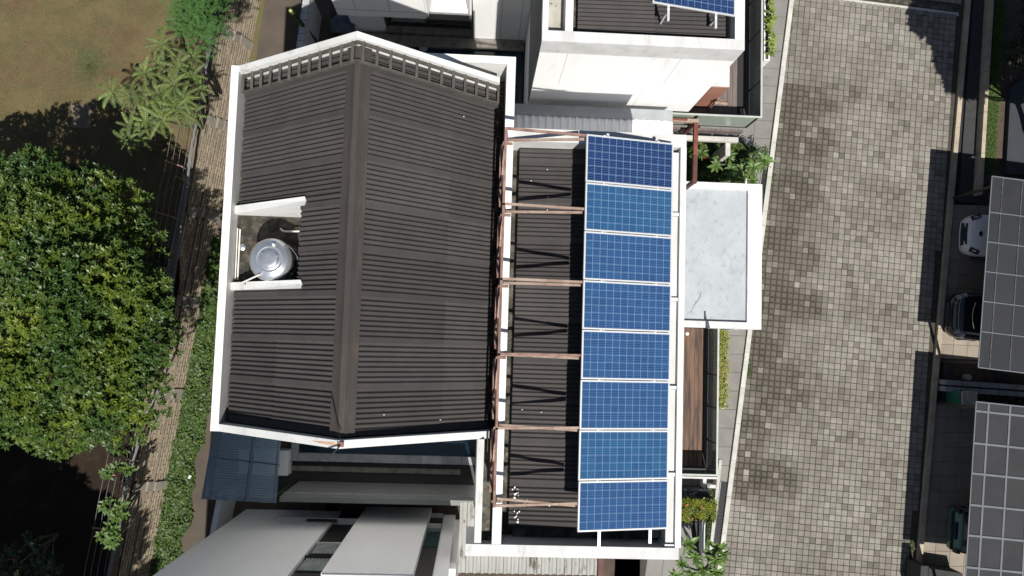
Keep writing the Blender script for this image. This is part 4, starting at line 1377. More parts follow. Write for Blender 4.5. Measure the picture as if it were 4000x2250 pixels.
MB().bar(q0, q1 + Vector((.07, 0, 0)), 0.10, 0.14).build('beam', M['rustpale'], gt)
MB().bar(q0 + Vector((0, .012, .02)), q0.lerp(q1, .62) + Vector((0, .012, .02)), 0.06, 0.13).build('beam', M['rustred'], gt)
MB().bar(q1 + Vector((0, .02, -.001)), q1.lerp(q2, .55), 0.12, 0.14).build('beam', M['rustred'], gt)
MB().bar(q1.lerp(q2, .552), q2, 0.119, 0.138).build('beam', M['maroon'], gt)
MB().bar(q1 + Vector((0, 0, -.1)), (q1.x, q1.y, 0), 0.10).build('post', M['maroon'], gt)
MB().bar(q2 + Vector((0, .06, -.1)), (q2.x, q2.y + .06, 0), 0.10).build('post', M['maroon'], gt)
lt2 = thing('lean_to_roof', (1.5, -5.0, 5.2), 'grey stained corrugated lean-to roof at the bottom edge below the front wing', 'lean-to roof')
x = -0.30
while x < 3.36:
    w_ = min(0.80, 3.40 - x)
    corrugated((x, -6.0, 5.05), Vector((0, 1.85, 0.15)), Vector((1, 0, 0.004)), w_ / 0.20, 0.20, 0.020, 8, 0.005, flat=True).build('roof_sheet', M['shed_grey'], lt2)
    x += 0.80
MB().bar((3.44, -6.2, 5.1), (3.44, -4.4, 5.2), 0.14, 0.14).build('edge_beam', M['maroon'], lt2)
for yy_ in (-5.7, -4.5):
    MB().box(-.3, 3.40, yy_ - .04, yy_ + .04, 4.84, 4.96).build('purlin', M['rust'], lt2)
MB().bar((3.45, -5.4, 0), (3.45, -5.4, 5.0), 0.10).build('post', M['rust'], lt2)

# ================================================================== LOWER COURTYARD
pl2 = thing('pool', (-2.8, -2.9, .2), 'dark pool with a rim of grey stone slabs below the gabled roof', 'pool')
MB().box(-5.64, 0.06, -3.68, -1.99, -.08, 0.17).build('pool_water', M['water'], pl2)
x = -5.64
while x < 0.0:
    MB().box(x + .004, min(x + .66, 0.06) - .004, -3.935, -3.684, 0.0, 0.30).build('coping_slab', M['stonecope'], pl2)
    x += .66
for ya, yb_ in ((-2.6, -1.99), (-3.2, -2.61), (-3.68, -3.21)):
    MB().box(-5.87, -5.644, ya, yb_, 0.0, 0.30).build('coping_slab', M['stonecope'], pl2)
MB().prism([(-5.87, -3.684), (-5.87, -3.935), (-5.648, -3.935), (-5.648, -3.684)], 0, .299).build('coping_slab', M['stonecope'], pl2)
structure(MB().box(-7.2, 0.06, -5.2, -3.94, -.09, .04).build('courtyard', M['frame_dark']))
tag(MB().box(-5.9, -.4, -4.28, -4.12, .0, .12).build('stone_edging', M['ledge']), 'dim narrow stone edging strip behind the lower pool', 'edging')
bwm = thing('boundary_wall', (-2.5, -4.65, 0), 'long grey boundary wall across the dark lower courtyard', 'boundary wall')
MB().box(-5.62, 0.06, -4.78, -4.62, 0, 2.0).build('wall_body', M['yard_wall'], bwm)
MB().box(-5.64, 0.06, -4.79, -4.60, 2.0, 2.07).build('string_course', M['stonecope'], bwm)
MB().box(-5.62, 0.06, -4.78, -4.63, 2.07, 2.55).build('wall_body', M['yard_wall'], bwm)

lb = thing('house', (-3.5, -9, 0), 'pale grey house with tall plain walls and narrow window strips at the bottom left edge', 'house')
HZ = 8.6
ya = -5.555
MB().box(-7.27, -4.25, -14, ya, 0, 2.62).build('wall', M['wall_white'], lb)
MB().box(-7.27, -4.25, -14, ya + .006, 2.632, 4.05).build('wall', M['wall_white'], lb)
MB().box(-7.27, -4.25, -14, ya + .012, 4.062, HZ).build('wall', M['wall_white'], lb)
MB().box(-3.42, -1.31, -14, -5.39, 0, 1.62).build('wall', M['wall_white'], lb)
MB().box(-3.42, -1.31, -14, -5.375, 1.63, 7.42).build('wall', M['wall_white'], lb)
MB().box(-3.40, -1.33, -14, -5.40, 7.42, 7.48).build('roof_top', M['white_old'], lb)
MB().box(-0.89, -0.52, -14, -5.60, 0, 7.0).build('wall', M['wall_white'], lb)
MB().box(-0.52, -0.36, -14, -5.75, 0, 5.6).build('wall', M['wall_white'], lb)
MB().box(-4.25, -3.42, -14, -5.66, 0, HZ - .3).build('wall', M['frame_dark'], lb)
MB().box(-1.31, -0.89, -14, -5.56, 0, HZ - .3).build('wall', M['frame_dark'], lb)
# ledge and windows in the left strip
MB().box(-5.9, -3.43, ya - .09, -5.46, 1.40, 1.48).build('door_canopy', M['white_old'], lb)
MB().box(-5.0, -4.1, -5.545, -5.48, 1.5, 1.62).build('vent_box', M['black'], lb)
for z0, z1 in ((3.95, 4.9), (5.3, 6.45)):
    wn_ = bpy.data.objects.new('window', None); COL.objects.link(wn_); wn_.location = (-3.8, -5.6, z0); hang(wn_, lb)
    MB().box(-4.24, -3.43, -5.655, -5.635, z0, z1).build('pane', M['darkglass'], wn_)
    b = MB()
    xx = -4.2
    while xx < -3.48:
        x2 = xx + random.uniform(.05, .09)
        b.prism([(xx, -5.633), (x2, -5.633), ((xx + x2) / 2, -5.60)], z0 + .05, z1 - .05)
        xx = x2
    b.build('curtain', M['curtain'], wn_)
    MB().box(-4.24, -3.43, -5.65, -5.575, z0 - .08, z0 - .002).build('sill', M['white_old'] if z0 < 4.5 else M['frame_dark'], wn_)
for z0 in (0.6, 2.0):
    MB().box(-1.30, -0.90, -5.555, -5.43, z0, z0 + .10).build('sill', M['white_old'], lb)
MB().box(-1.30, -0.90, -5.555, -5.535, 2.2, 4.3).build('pane', M['greenglass'], lb)
ob = W(1793, 2110, 4.4)
tag(MB().bar((-0.20, -5.45, 5.02), (-0.20, -4.62, 5.12), 0.07, .05).build('downpipe', M['rustred']), 'rust stained orange pipe beside the grey lean-to roof at the bottom', 'pipe')
# side boundary of that courtyard
sw = thing('boundary_wall', (-7.4, -4, 0), 'thin grey boundary wall along the brown path at the lower left house', 'boundary wall')
t0, t1 = W(850, 1930, 1.6), W(800, 2180, 1.6)
MB().prism([t0, t0 + Vector((.16, 0, 0)), t1 + Vector((.16, 0, 0)), t1], 0, 1.6).build('wall_body', M['wall_grey'], sw)

# blue glass canopy over air conditioners
cgz = 3.0
cg = thing('glass_canopy', (-6.6, -3.7, cgz), 'blue tinted glass canopy of four panes with louvres below it', 'glass canopy')
c = [W(835, 1672, cgz), W(786, 1949, cgz), W(1080, 1965, cgz), W(1098, 1716, cgz)]
def bil(u_, v_):      # u right, v down
    return c[0].lerp(c[3], u_).lerp(c[1].lerp(c[2], u_), v_)
for u0, u1 in ((0.0, .575), (.585, 1.0)):
    for v0, v1 in ((0.0, .40), (.41, 1.0)):
        MB().prism([bil(u0, v0), bil(u0, v1), bil(u1, v1), bil(u1, v0)], cgz, cgz + .012).build('glass_pane', M['canopy_glass'], cg)
MB().bar(bil(.58, 0) - Vector((0, 0, .03)), bil(.58, 1) - Vector((0, 0, .03)), .03, .05).build('glazing_bar', M['frame_dark'], cg)
MB().bar(bil(0, .405) - Vector((0, 0, .03)), bil(1, .405) - Vector((0, 0, .03)), .03, .05).build('glazing_bar', M['frame_dark'], cg)
for u0, u1 in ((.10, .56), (.60, .92)):
    for k in range(26):
        v_ = 0.04 + k * 0.036
        MB().bar(bil(u0, v_) - Vector((0, 0, .20)), bil(u1, v_) - Vector((0, 0, .20)), .034, .012).build('louvre', M['alu'], cg)
for u_ in (.09, .58, .93):
    MB().bar(bil(u_, .02) - Vector((0, 0, .24)), bil(u_, .98) - Vector((0, 0, .24)), .07, .05).build('frame_beam', M['frame_dark'], cg)
MB().bar(bil(.02, 0) - Vector((0, 0, .04)), bil(.02, 1) - Vector((0, 0, .04)), .09, .05).build('frame_beam', M['bar_grey'], cg)
MB().bar(bil(0, .98) - Vector((0, 0, .04)), bil(.35, .98) - Vector((0, 0, .04)), .09, .05).build('frame_beam', M['bar_grey'], cg)
for u_, v_ in ((.06, .05), (.06, .95), (.93, .05), (.93, .95)):
    q = bil(u_, v_)
    MB().bar((q.x, q.y, 0), (q.x, q.y, cgz - .27), .06).build('post', M['frame_dark'], cg)


def aircon(px, py, rz, w, d, z0, label):
    q = W(px, py, z0 + .62)
    t = thing('air_conditioner', (q.x, q.y, z0), label, 'air conditioner', 'air conditioner outdoor units in the lower courtyard')
    MB().box(q.x - w / 2, q.x + w / 2, q.y - d / 2, q.y + d / 2, z0 + .05, z0 + .62).build('casing', M['shed_white'], t)
    b = MB()
    b.box(q.x - w / 2 + .02, q.x + w / 2 - .02, q.y + d / 2, q.y + d / 2 + .012, z0 + .1, z0 + .58)
    b.build('grille', M['flash'], t)
    MB().box(q.x - w / 2 + .05, q.x - w / 2 + .12, q.y - d / 2, q.y + d / 2, z0, z0 + .048).build('foot', M['black'], t)
    MB().box(q.x + w / 2 - .12, q.x + w / 2 - .05, q.y - d / 2, q.y + d / 2, z0, z0 + .048).build('foot', M['black'], t)


aircon(1001, 1808, 0, 1.05, .72, 1.2, 'white air conditioner outdoor unit seen through the blue glass canopy')
aircon(1099, 1809, 0, .42, .78, .0, 'narrow white air conditioner outdoor unit just right of the blue glass canopy')

# ================================================================== BRICK RETAINING WALL + FENCE
rwall = thing('retaining_wall', (wall_x(2), 2, 0), 'long buff brick retaining wall with concrete pilasters beside the tree garden', 'retaining wall')
MB().prism([(wall_x(22), 22), (wall_x(-22), -22), (wall_x(-22) - 0.9, -22), (wall_x(22) - 0.9, 22)], 0, [0, 0, 0, 0])
dirw = Vector((WALL1.x - WALL0.x, WALL1.y - WALL0.y, 0)).normalized()      # runs down the photo
sidew = Vector((dirw.y, -dirw.x, 0))                                       # towards the garden (left)
if sidew.x > 0: sidew = -sidew
NC = 13
CH = WALL_H / NC
def face_off(z):
    """how far the face lies back from the foot at height z (three battered tiers)"""
    k = z / WALL_H
    o = WALL_BATTER * k * 0.8
    if k > 0.46: o += 0.055
    if k > 0.64: o += 0.05
    return o
core = MB()
org = Vector((wall_x(0), 0, 0))
L0, L1 = -14.0, 11.0
def wp3(l, off, z):
    return org + dirw * l + sidew * off + Vector((0, 0, z))
for k in range(NC):
    z0, z1 = k * CH, (k + 1) * CH
    o0 = face_off(z0 + CH / 2) + 0.022
    a_, b2 = wp3(L0, o0, 0), wp3(L1, o0, 0)
    a2, b3 = wp3(L0, .80, 0), wp3(L1, .80, 0)
    core.prism([a_, a2, b3, b2], z0, z1)
core.build('wall_core', M['mortar'], rwall)
pil = [-3.95 + 2.94 * k + d for k, d in zip(range(-4, 6), (0, 0, 0, 0, 0.02, -.02, .02, 0, 0, 0))]
bricks = []
for k in range(NC):
    z0 = k * CH
    l = L0 + (0.14 if k % 2 else 0.0)
    while l < L1:
        w_ = 0.265
        mid = l + w_ / 2
        if not any(abs(mid - p) < 0.12 for p in pil):
            bricks.append((l, k))
        l += w_ + 0.022
def brick_pts(l, k, w_=0.265):
    z0, z1 = k * CH + .003, (k + 1) * CH - .003
    f0, f1 = face_off(z0), face_off(z1)
    j = random.uniform(-.007, .007)
    fm = face_off((z0 + z1) / 2) - j
    return l, w_, z0, z1, fm
bricks.sort(key=lambda q: abs(wp3(q[0], 0, 0).y - 1.0) + 0.02 * q[1])
bank_b = []
for q in range(8):
    b = MB()
    w_ = .265 + random.uniform(-.008, .003)
    z = CH - .006
    d = Vector((dirw.x, dirw.y, 0))
    tl = .034 + random.uniform(-.006, .006)
    pts = [Vector((0, 0, 0)), d * w_, d * w_ + sidew * .06, sidew * .06]
    b.prism([p + sidew * (0.0) for p in pts], 0, z)
    b.v[4:6] = [(b.v[4][0] + sidew.x * tl, b.v[4][1] + sidew.y * tl, b.v[4][2]), (b.v[5][0] + sidew.x * tl, b.v[5][1] + sidew.y * tl, b.v[5][2])]
    b.t = [random.random() ** 2 * .8] * len(b.f)
    bank_b.append(b)
bank_m = [b.mesh('brick', M['brick']) for b in bank_b]
restb = MB()
for i, (l, k) in enumerate(bricks):
    l, w_, z0, z1, fm = brick_pts(l, k)
    p = wp3(l, fm, z0)
    if in_view(p)[1] < -80 or in_view(p)[1] > 2330:
        continue
    if random.random() < 0.02: continue
    if i < 300:
        place('brick', bank_m[i % 8], p, rwall)
    else:
        src = bank_b[i % 8]
        restb.add([(v[0] + p.x, v[1] + p.y, v[2] + p.z) for v in src.v], src.f, src.t[0])
tag(restb.build('brick', M['brick'], rwall), kind='stuff')
for p in pil:
    b = MB()
    tz = [0, .45 * WALL_H, .63 * WALL_H, WALL_H]
    for k in range(3):
        wa, wb_ = 0.16 + random.uniform(-.03, .03), 0.16 + random.uniform(-.03, .03)
        za, zb = tz[k], tz[k + 1]
        oa, ob = face_off(za + .02) - .03, face_off(zb - .02) - .03
        b.add([wp3(p - wa, oa, za), wp3(p + wb_, oa, za), wp3(p + wb_, ob, zb), wp3(p - wa, ob, zb), wp3(p - wa, .75, za), wp3(p + wb_, .75, za), wp3(p + wb_, .75, zb), wp3(p - wa, .75, zb)],
              [(0, 1, 2, 3), (0, 3, 7, 4), (1, 5, 6, 2), (3, 2, 6, 7)])
    b.build('pilaster', M['pilaster'], rwall)
MB().prism([wp3(L0, .64, 0), wp3(L1, .64, 0), wp3(L1, .86, 0), wp3(L0, .86, 0)], WALL_H - .02, WALL_H + .06).build('coping', M['mortar'], rwall)

fence = thing('barbed_wire_fence', tuple(wp3(0, .7, WALL_H)), 'barbed wire strands on outward leaning reddish arms along the top of the brick wall', 'fence')
FT = 1.95
l = -13.0
arms = []
while l < 10.5:
    base, top = wp3(l, .72, WALL_H), wp3(l, .72, FT)
    tip = wp3(l - .05, 1.16, FT + .28)
    MB().bar(base, top, .045).build('post', M['galv'], fence)
    MB().bar(top, tip, .035).build('arm', M['pinkarm'], fence)
    arms.append(l)
    l += 1.58
for o, z in ((.72, FT - .12), (.84, FT + .08), (.98, FT + .17), (1.12, FT + .27)):
    pts = [wp3(L0 + .5 * i, o + .01 * math.sin(i * 1.7), z + .012 * math.sin(i * 2.3)) for i in range(50)]
    MB().tube(pts, 0.007, 4).build('barbed_wire', M['galv'], fence)
MB().bar(wp3(L0, .72, WALL_H + .3), wp3(L1, .72, WALL_H + .3), .03, .03).build('fence_rail', M['galv'], fence)
cpts = [(850, 0), (815, 190), (800, 300), (775, 440), (752, 560), (733, 700), (722, 790), (700, 940), (690, 1010), (676, 1110), (668, 1260), (640, 1480), (560, 1640), (543, 1720), (515, 1820), (500, 1890), (480, 1990), (466, 2060), (440, 2180), (425, 2260)]
cab = thing('cable_bundle', tuple(W(733, 700, FT)), 'grey twisted cable bundle hanging along the barbed wire fence', 'cable')
pts = [W(a, c_, FT + .10) for a, c_ in cpts]
fin = []
for i in range(len(pts) - 1):
    for k in range(6):
        fin.append(pts[i].lerp(pts[i + 1], k / 6))
for ph in (0, 2.1, 4.2):
    MB().tube([p + Vector((.022 * math.cos(i * .9 + ph), 0, .022 * math.sin(i * .9 + ph))) for i, p in enumerate(fin)], 0.017, 5).build('cable', M['cable'], cab)

# ================================================================== FOLIAGE
def leaf_mesh(name, pos, nrm, size, m, parent=None, tones=None, aspect=0.42, droop=0.0, kind=None, spin=None):
    """many separate two-triangle folded leaves. pos (n,3): leaf base, nrm (n,3): way the leaf points"""
    n = len(pos)
    d = nrm / np.linalg.norm(nrm, axis=1, keepdims=True)
    up = np.tile(np.array([0, 0, 1.0]), (n, 1))
    s = np.cross(d, up)
    ln = np.linalg.norm(s, axis=1, keepdims=True)
    s = np.where(ln < 1e-3, np.array([[1.0, 0, 0]]), s / np.maximum(ln, 1e-6))
    u = np.cross(s, d)
    if spin is not None:
        c, q = np.cos(spin)[:, None], np.sin(spin)[:, None]
        s, u = s * c + u * q, u * c - s * q
    L = size[:, None]
    base = pos
    tip = pos + d * L - np.array([0, 0, 1.0]) * L * droop
    mid = pos + d * L * 0.52 - u * L * 0.05
    a = mid + s * L * aspect / 2 + u * L * .05
    b_ = mid - s * L * aspect / 2 + u * L * .05
    v = np.stack([base, a, tip, b_], 1).reshape(-1, 3)
    i0 = np.arange(n) * 4
    f = np.stack([np.stack([i0, i0 + 1, i0 + 2], 1), np.stack([i0, i0 + 2, i0 + 3], 1)], 1).reshape(-1, 3)
    me = bpy.data.meshes.new(name)
    me.vertices.add(len(v)); me.vertices.foreach_set('co', v.ravel())
    me.loops.add(f.size); me.loops.foreach_set('vertex_index', f.ravel())
    me.polygons.add(len(f)); me.polygons.foreach_set('loop_start', np.arange(len(f)) * 3)
    me.polygons.foreach_set('loop_total', np.full(len(f), 3))
    at = me.attributes.new('tone', 'FLOAT', 'FACE')
    t = tones if tones is not None else RNG.random(n)
    at.data.foreach_set('value', np.repeat(t, 2).astype(np.float32))
    me.materials.append(m)
    me.update(calc_edges=True)
    o = bpy.data.objects.new(name, me); COL.objects.link(o)
    if parent: hang(o, parent)
    if kind: o['kind'] = kind
    return o


def rosettes(centres, axes, per, size, tonebase, spread=(0.55, 1.30)):
    """leaves set round each centre"""
    n = len(centres)
    P, D, S, T = [], [], [], []
    ax = axes / np.linalg.norm(axes, axis=1, keepdims=True)
    ref = np.where(np.abs(ax[:, 2:3]) > .9, np.array([[1.0, 0, 0]]), np.array([[0, 0, 1.0]]))
    e1 = np.cross(ax, ref); e1 /= np.linalg.norm(e1, axis=1, keepdims=True)
    e2 = np.cross(ax, e1)
    off = RNG.random(n) * 6.28
    for k in range(per):
        a = off + k * 2.399 + RNG.normal(0, .2, n)
        th = RNG.uniform(spread[0], spread[1], n)
        d = ax * np.cos(th)[:, None] + (e1 * np.cos(a)[:, None] + e2 * np.sin(a)[:, None]) * np.sin(th)[:, None]
        P.append(centres + ax * (RNG.uniform(-.05, .03, n))[:, None]); D.append(d)
        S.append(size * RNG.uniform(.65, 1.2, n)); T.append(np.clip(tonebase * RNG.uniform(.75, 1.15, n) * (1.15 if k < 4 else .8), 0, 1))
    return np.concatenate(P), np.concatenate(D), np.concatenate(S), np.concatenate(T)


def limb(b, p, q, r0, r1, bend=.25, n=6, k=8):
    p, q = Vector(p), Vector(q)
    L = (q - p).length
    off = Vector((random.uniform(-1, 1), random.uniform(-1, 1), random.uniform(-.3, .6))) * bend * L * .5
    pts = [p.lerp(q, i / n) + off * math.sin(math.pi * i / n) for i in range(n + 1)]
    b.tube(pts, r0, k, r1)
    return pts


def big_tree(name, label, base, lobes, leaf_m, per_lobe, leaf_size, per=9, bright=0.4, trunk_r=.26):
    t = thing(name, base, label, 'tree')
    b = MB()
    base = Vector(base)
    cx = sum(l[0] for l in lobes) / len(lobes); cy = sum(l[1] for l in lobes) / len(lobes)
    fork = Vector((cx * .3 + base.x * .7, cy * .3 + base.y * .7, base.z + min(2.0, .4 * (sum(l[2] for l in lobes) / len(lobes) - base.z))))
    limb(b, base, fork, trunk_r, trunk_r * .75, .08)
    for (lx, ly, lz, lr) in lobes:
        limb(b, fork + Vector((random.uniform(-.05, .05), random.uniform(-.05, .05), random.uniform(-.3, .2))), (lx, ly, lz - lr * .5), trunk_r * .3, .02, .15)
    b.build('trunk', M['bark'], t)
    C, A, Tn = [], [], []
    for (lx, ly, lz, lr) in lobes:
        n = int(per_lobe * (lr / .9) ** 2)
        v = RNG.normal(0, 1, (n, 3)); v /= np.linalg.norm(v, axis=1, keepdims=True)
        v[:, 2] = np.where(v[:, 2] < -.25, -v[:, 2], v[:, 2])
        rad = lr * RNG.uniform(.62, 1.06, n)
        c = np.array([lx, ly, lz]) + v * rad[:, None] * np.array([1, 1, .72])
        C.append(c); A.append(v * .7 + np.array([0, 0, .65]) + RNG.normal(0, .15, (n, 3)))
        lobe_t = RNG.uniform(0.2, 1.0)
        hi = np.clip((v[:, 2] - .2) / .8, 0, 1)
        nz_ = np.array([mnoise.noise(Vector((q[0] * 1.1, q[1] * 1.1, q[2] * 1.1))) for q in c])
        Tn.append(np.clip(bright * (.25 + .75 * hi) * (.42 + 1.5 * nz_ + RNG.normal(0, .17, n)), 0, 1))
    C, A, Tn = np.concatenate(C), np.concatenate(A), np.concatenate(Tn)
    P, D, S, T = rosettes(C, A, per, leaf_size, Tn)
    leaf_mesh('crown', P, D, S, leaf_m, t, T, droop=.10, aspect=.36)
    return t


# the big tree on the left: crown outline taken from the ground plan of the crown
lobes = []
RR = random.Random(11)
cen = W(190, 1195, 6.2)
outline = [(-60, 640), (150, 612), (330, 690), (520, 760), (575, 930), (600, 1110), (650, 1290), (600, 1430), (590, 1590), (520, 1690), (330, 1730), (150, 1720), (0, 1700)]
for px, py in outline:
    z = RR.uniform(4.6, 5.6)
    q = W(px - (px - 190) * .10, py - (py - 1195) * .10, z)
    lobes.append((q.x, q.y, z, RR.uniform(.62, .85)))
for i in range(78):
    for _ in range(50):
        px, py = RR.uniform(-560, 590), RR.uniform(680, 1700)
        d = math.hypot((px - 60) / 590, (py - 1195) / 570)
        if d < .95: break
    z = 5.2 + 2.1 * (1 - d * d) + RR.uniform(-.35, .35)
    q = W(px, py, z)
    lobes.append((q.x, q.y, z, RR.uniform(.62, .98)))
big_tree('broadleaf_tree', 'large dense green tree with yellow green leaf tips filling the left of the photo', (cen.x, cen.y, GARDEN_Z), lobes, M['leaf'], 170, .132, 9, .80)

# trees outside the frame whose shade falls into it
def plain_tree(name, label, x, y, z0, zc, r, n, m, size=.2, dens=70, tr=.26):
    lb_ = []
    for i in range(n):
        a, d = RR.uniform(0, 6.28), RR.random() ** .5
        lb_.append((x + math.cos(a) * d * r, y + math.sin(a) * d * r, zc + (1 - d * d) * r * .4 + RR.uniform(-.3, .3), RR.uniform(.7, 1.1) * max(.6, r / 4)))
    return big_tree(name, label, (x, y, z0), lb_, m, dens, size, 8, .3, tr)


plain_tree('broadleaf_tree', 'second broad green tree standing below the bottom left corner of the photo', -15.0, -12.0, GARDEN_Z, 7.7, 5.0, 110, M['leaf'], .28, 170)
plain_tree('broadleaf_tree', 'third broad green tree standing beyond the right edge by the charcoal strip', 18.7, 7.9, 0, 6.4, 2.3, 64, M['leaf'], .24, 420, .12)
tq = W(4010, 110, 1.6)
plain_tree('small_tree', 'dark bushy tree in the top right corner beside the charcoal strip', tq.x + .55, tq.y + .1, 0, 1.3, 1.2, 16, M['leaf_dark'], .14, 190, .07)

# feathery bright green tree, top left
ft = thing('feathery_tree', tuple(W(760, 60, GARDEN_Z)), 'bright green feathery leaved small tree at the top edge by the brick wall', 'tree')
b = MB(); base = W(775, 70, GARDEN_Z)
C = []
for i in range(26):
    px, py = RR.uniform(700, 835), RR.uniform(-140, 150)
    if px < 720 and py > 90: continue
    z = 4.2 + RR.uniform(-.8, .5)
    q = W(px, py, z)
    limb(b, base + Vector((0, .6, 1.0)), q, .05, .012, .2)
    for k in range(44):
        C.append((q.x + RR.gauss(0, .22), q.y + RR.gauss(0, .22), z + RR.gauss(0, .16)))
limb(b, base, base + Vector((0, .6, 1.1)), .09, .07)
b.build('trunk', M['bark'], ft)
C = np.array(C); n = len(C)
a = RNG.random(n) * 6.28
ax_ = np.stack([np.cos(a), np.sin(a), RNG.uniform(-.1, .5, n)], 1)
P, D, S, T = [], [], [], []
for k in range(7):           # pinnate sprays
    for sgn in (-1, 1):
        side = np.stack([-ax_[:, 1], ax_[:, 0], np.zeros(n)], 1) * sgn
        P.append(C + ax_ * (.032 * k)); D.append(side + ax_ * .5); S.append(np.full(n, .055)); T.append(RNG.random(n))
leaf_mesh('crown', np.concatenate(P), np.concatenate(D), np.concatenate(S), M['leaf_bright'], ft, np.concatenate(T), aspect=.5)


# rosettes of long pinnate fronds
def frond_mesh(L=.62, pairs=11, w=.068):
    P, D, S = [], [], []
    b = MB()
    prev = Vector((0, 0, 0))
    for i in range(pairs):
        t = (i + 1.5) / (pairs + 1)
        z = .16 * math.sin(t * 2.3) - .12 * t * t
        c = Vector((L * t, 0, z))
        ww = w * (0.45 + .75 * math.sin(math.pi * min(1, t * .85 + .08)))
        hw = L / pairs * .34
        for s in (-1, 1):
            b.add([c + Vector((-hw, 0, 0)), c + Vector((hw, 0, 0)), c + Vector((hw * 1.2 + .02, s * ww, -.015)), c + Vector((-.1 * hw + .02, s * ww * .96, -.022))], [(0, 1, 2, 3) if s > 0 else (3, 2, 1, 0)], random.random())
    for i in range(pairs):
        t0_, t1_ = i / pairs, (i + 1) / pairs
        z0 = .16 * math.sin(t0_ * 2.3) - .12 * t0_ * t0_
        z1 = .16 * math.sin(t1_ * 2.3) - .12 * t1_ * t1_
        b.add([(L * t0_, -.008, z0 + .006), (L * t1_, -.006, z1 + .006), (L * t1_, .006, z1 + .006), (L * t0_, .008, z0 + .006)], [(0, 1, 2, 3)], 1.0)
    return b.mesh('frond', M['leaf_frond'])


fr_bank = [frond_mesh(.50 + .05 * k, 10 + k % 3) for k in range(4)]
groups = [
    ('pale olive rosette plant at the top of the cluster, under the bright feathery tree', [(633, 172, 1.0), (620, 255, .95), (690, 260, .9)]),
    ('olive rosette plant beside the brick wall with pale fronds', [(757, 226, .9), (752, 300, 1.0), (785, 350, .7)]),
    ('pale olive rosette plant furthest left of the cluster on the lawn', [(440, 362, .95), (505, 378, .9)]),
    ('broad olive rosette plant in the middle of the cluster', [(560, 375, 1.0), (620, 365, 1.0), (566, 285, .9), (680, 330, 1.0), (640, 430, 1.05)]),
    ('dark green rosette plant with glossy fronds at the lower right of the cluster', [(690, 420, 1.0), (632, 465, 1.05), (745, 448, 1.0), (720, 385, .9)]),
    ('olive rosette plant hanging over the dark tree shadow, lowest of the cluster', [(512, 500, .95), (572, 478, .95), (500, 548, .8), (545, 540, .8)]),
]
for lab, heads in groups:
    ms = [W(a_, c_, 3.2) for a_, c_, s_ in heads]
    bx = sum(m_.x for m_ in ms) / len(ms); by = sum(m_.y for m_ in ms) / len(ms)
    t = thing('rosette_plant', (bx, by, GARDEN_Z), lab, 'plant', 'rosette plants on the dry lawn')
    b = MB()
    for (a_, c_, s_), m_ in zip(heads, ms):
        z = 3.2 + RR.uniform(-.45, .35)
        q = W(a_, c_, z)
        limb(b, (bx, by, GARDEN_Z), q, .045, .03, .15)
        nf = 9
        for k in range(nf):
            o = bpy.data.objects.new('frond', fr_bank[RR.randrange(4)]); COL.objects.link(o)
            o.location = q + Vector((0, 0, RR.uniform(-.06, .05)))
            o.rotation_euler = (RR.uniform(-.25, .25), RR.uniform(-.35, .30), k * 2 * math.pi / nf + RR.uniform(-.18, .18))
            sc_ = s_ * RR.uniform(.72, 1.05); o.scale = (sc_, sc_, sc_)
            hang(o, t)
    b.build('stem', M['twig'], t)

# groundcover strip between path and brick wall
pts = []
for i in range(11000):
    y = RR.uniform(-9.5, 3.2)
    xw = wall_x(y)
    right = 0.78 + .10 * math.sin(y * 1.9) + .08 * math.sin(y * 5.1) + (0.02 if y < -3 else 0)
    if y > 2.4: right = .30
    elif y > .5: right = .55
    x = xw + RR.uniform(-.06, right)
    lump = max(0, mnoise.noise(Vector((x * 2.2, y * 2.2, 0)))) * .30
    e = min(1, (xw + right - x) / .15)
    pts.append((x, y, .03 + (.05 + lump) * e * RR.uniform(.3, 1)))
pts = np.array(pts)
nrm = RNG.normal(0, 1, (len(pts), 3)); nrm[:, 2] = np.abs(nrm[:, 2]) * .4 + .1
gc = leaf_mesh('ground_cover', pts, nrm, RNG.uniform(.06, .13, len(pts)), M['leaf_hedge'], None, RNG.random(len(pts)) ** 2, aspect=.62, kind='stuff')
tag(gc, 'dense green ground cover strip between the brown path and the brick wall', 'ground cover')
cup = W(738, 1868, .1)
tag(MB().tube([cup, cup + Vector((.05, .1, .01))], .035, 10, .045).build('paper_cup', M['droppings']), 'small white cup lying at the edge of the green ground cover', 'cup')
# mossy strip higher up the path
structure(MB().prism([W(980, -60, .012), W(1045, -60, .012), W(1000, 230, .012), W(940, 270, .012)], -.05, .012).build('mossy_strip', M['moss']))

# short grass on the visible lawn
def lawn_blades(n, x0, x1, y0, y1):
    x = RNG.uniform(x0, x1, n); y = RNG.uniform(y0, y1, n)
    keep = x < np.array([wall_top_x(v) - .35 for v in y])
    x, y = x[keep], y[keep]
    p = np.stack([x, y, np.full(len(x), GARDEN_Z - .005)], 1)
    d = RNG.normal(0, 1, p.shape); d[:, 2] = np.abs(d[:, 2]) * .25 + .12
    gx_, gy_ = W(345, 250, GARDEN_Z)[:2]
    green = np.exp(-(((x - gx_) / .42) ** 2 + ((y - gy_) / .5) ** 2))
    t = np.clip(RNG.random(len(x)) * .55 + green * 1.2, 0, 1)
    return leaf_mesh('grass', p, d, RNG.uniform(.035, .085, len(x)), M['blade'], None, t, aspect=.20, kind='stuff')


tag(lawn_blades(70000, -16.5, -8.6, 2.5, 11.5), 'short dry brown green grass on the lawn at the top left', 'grass')
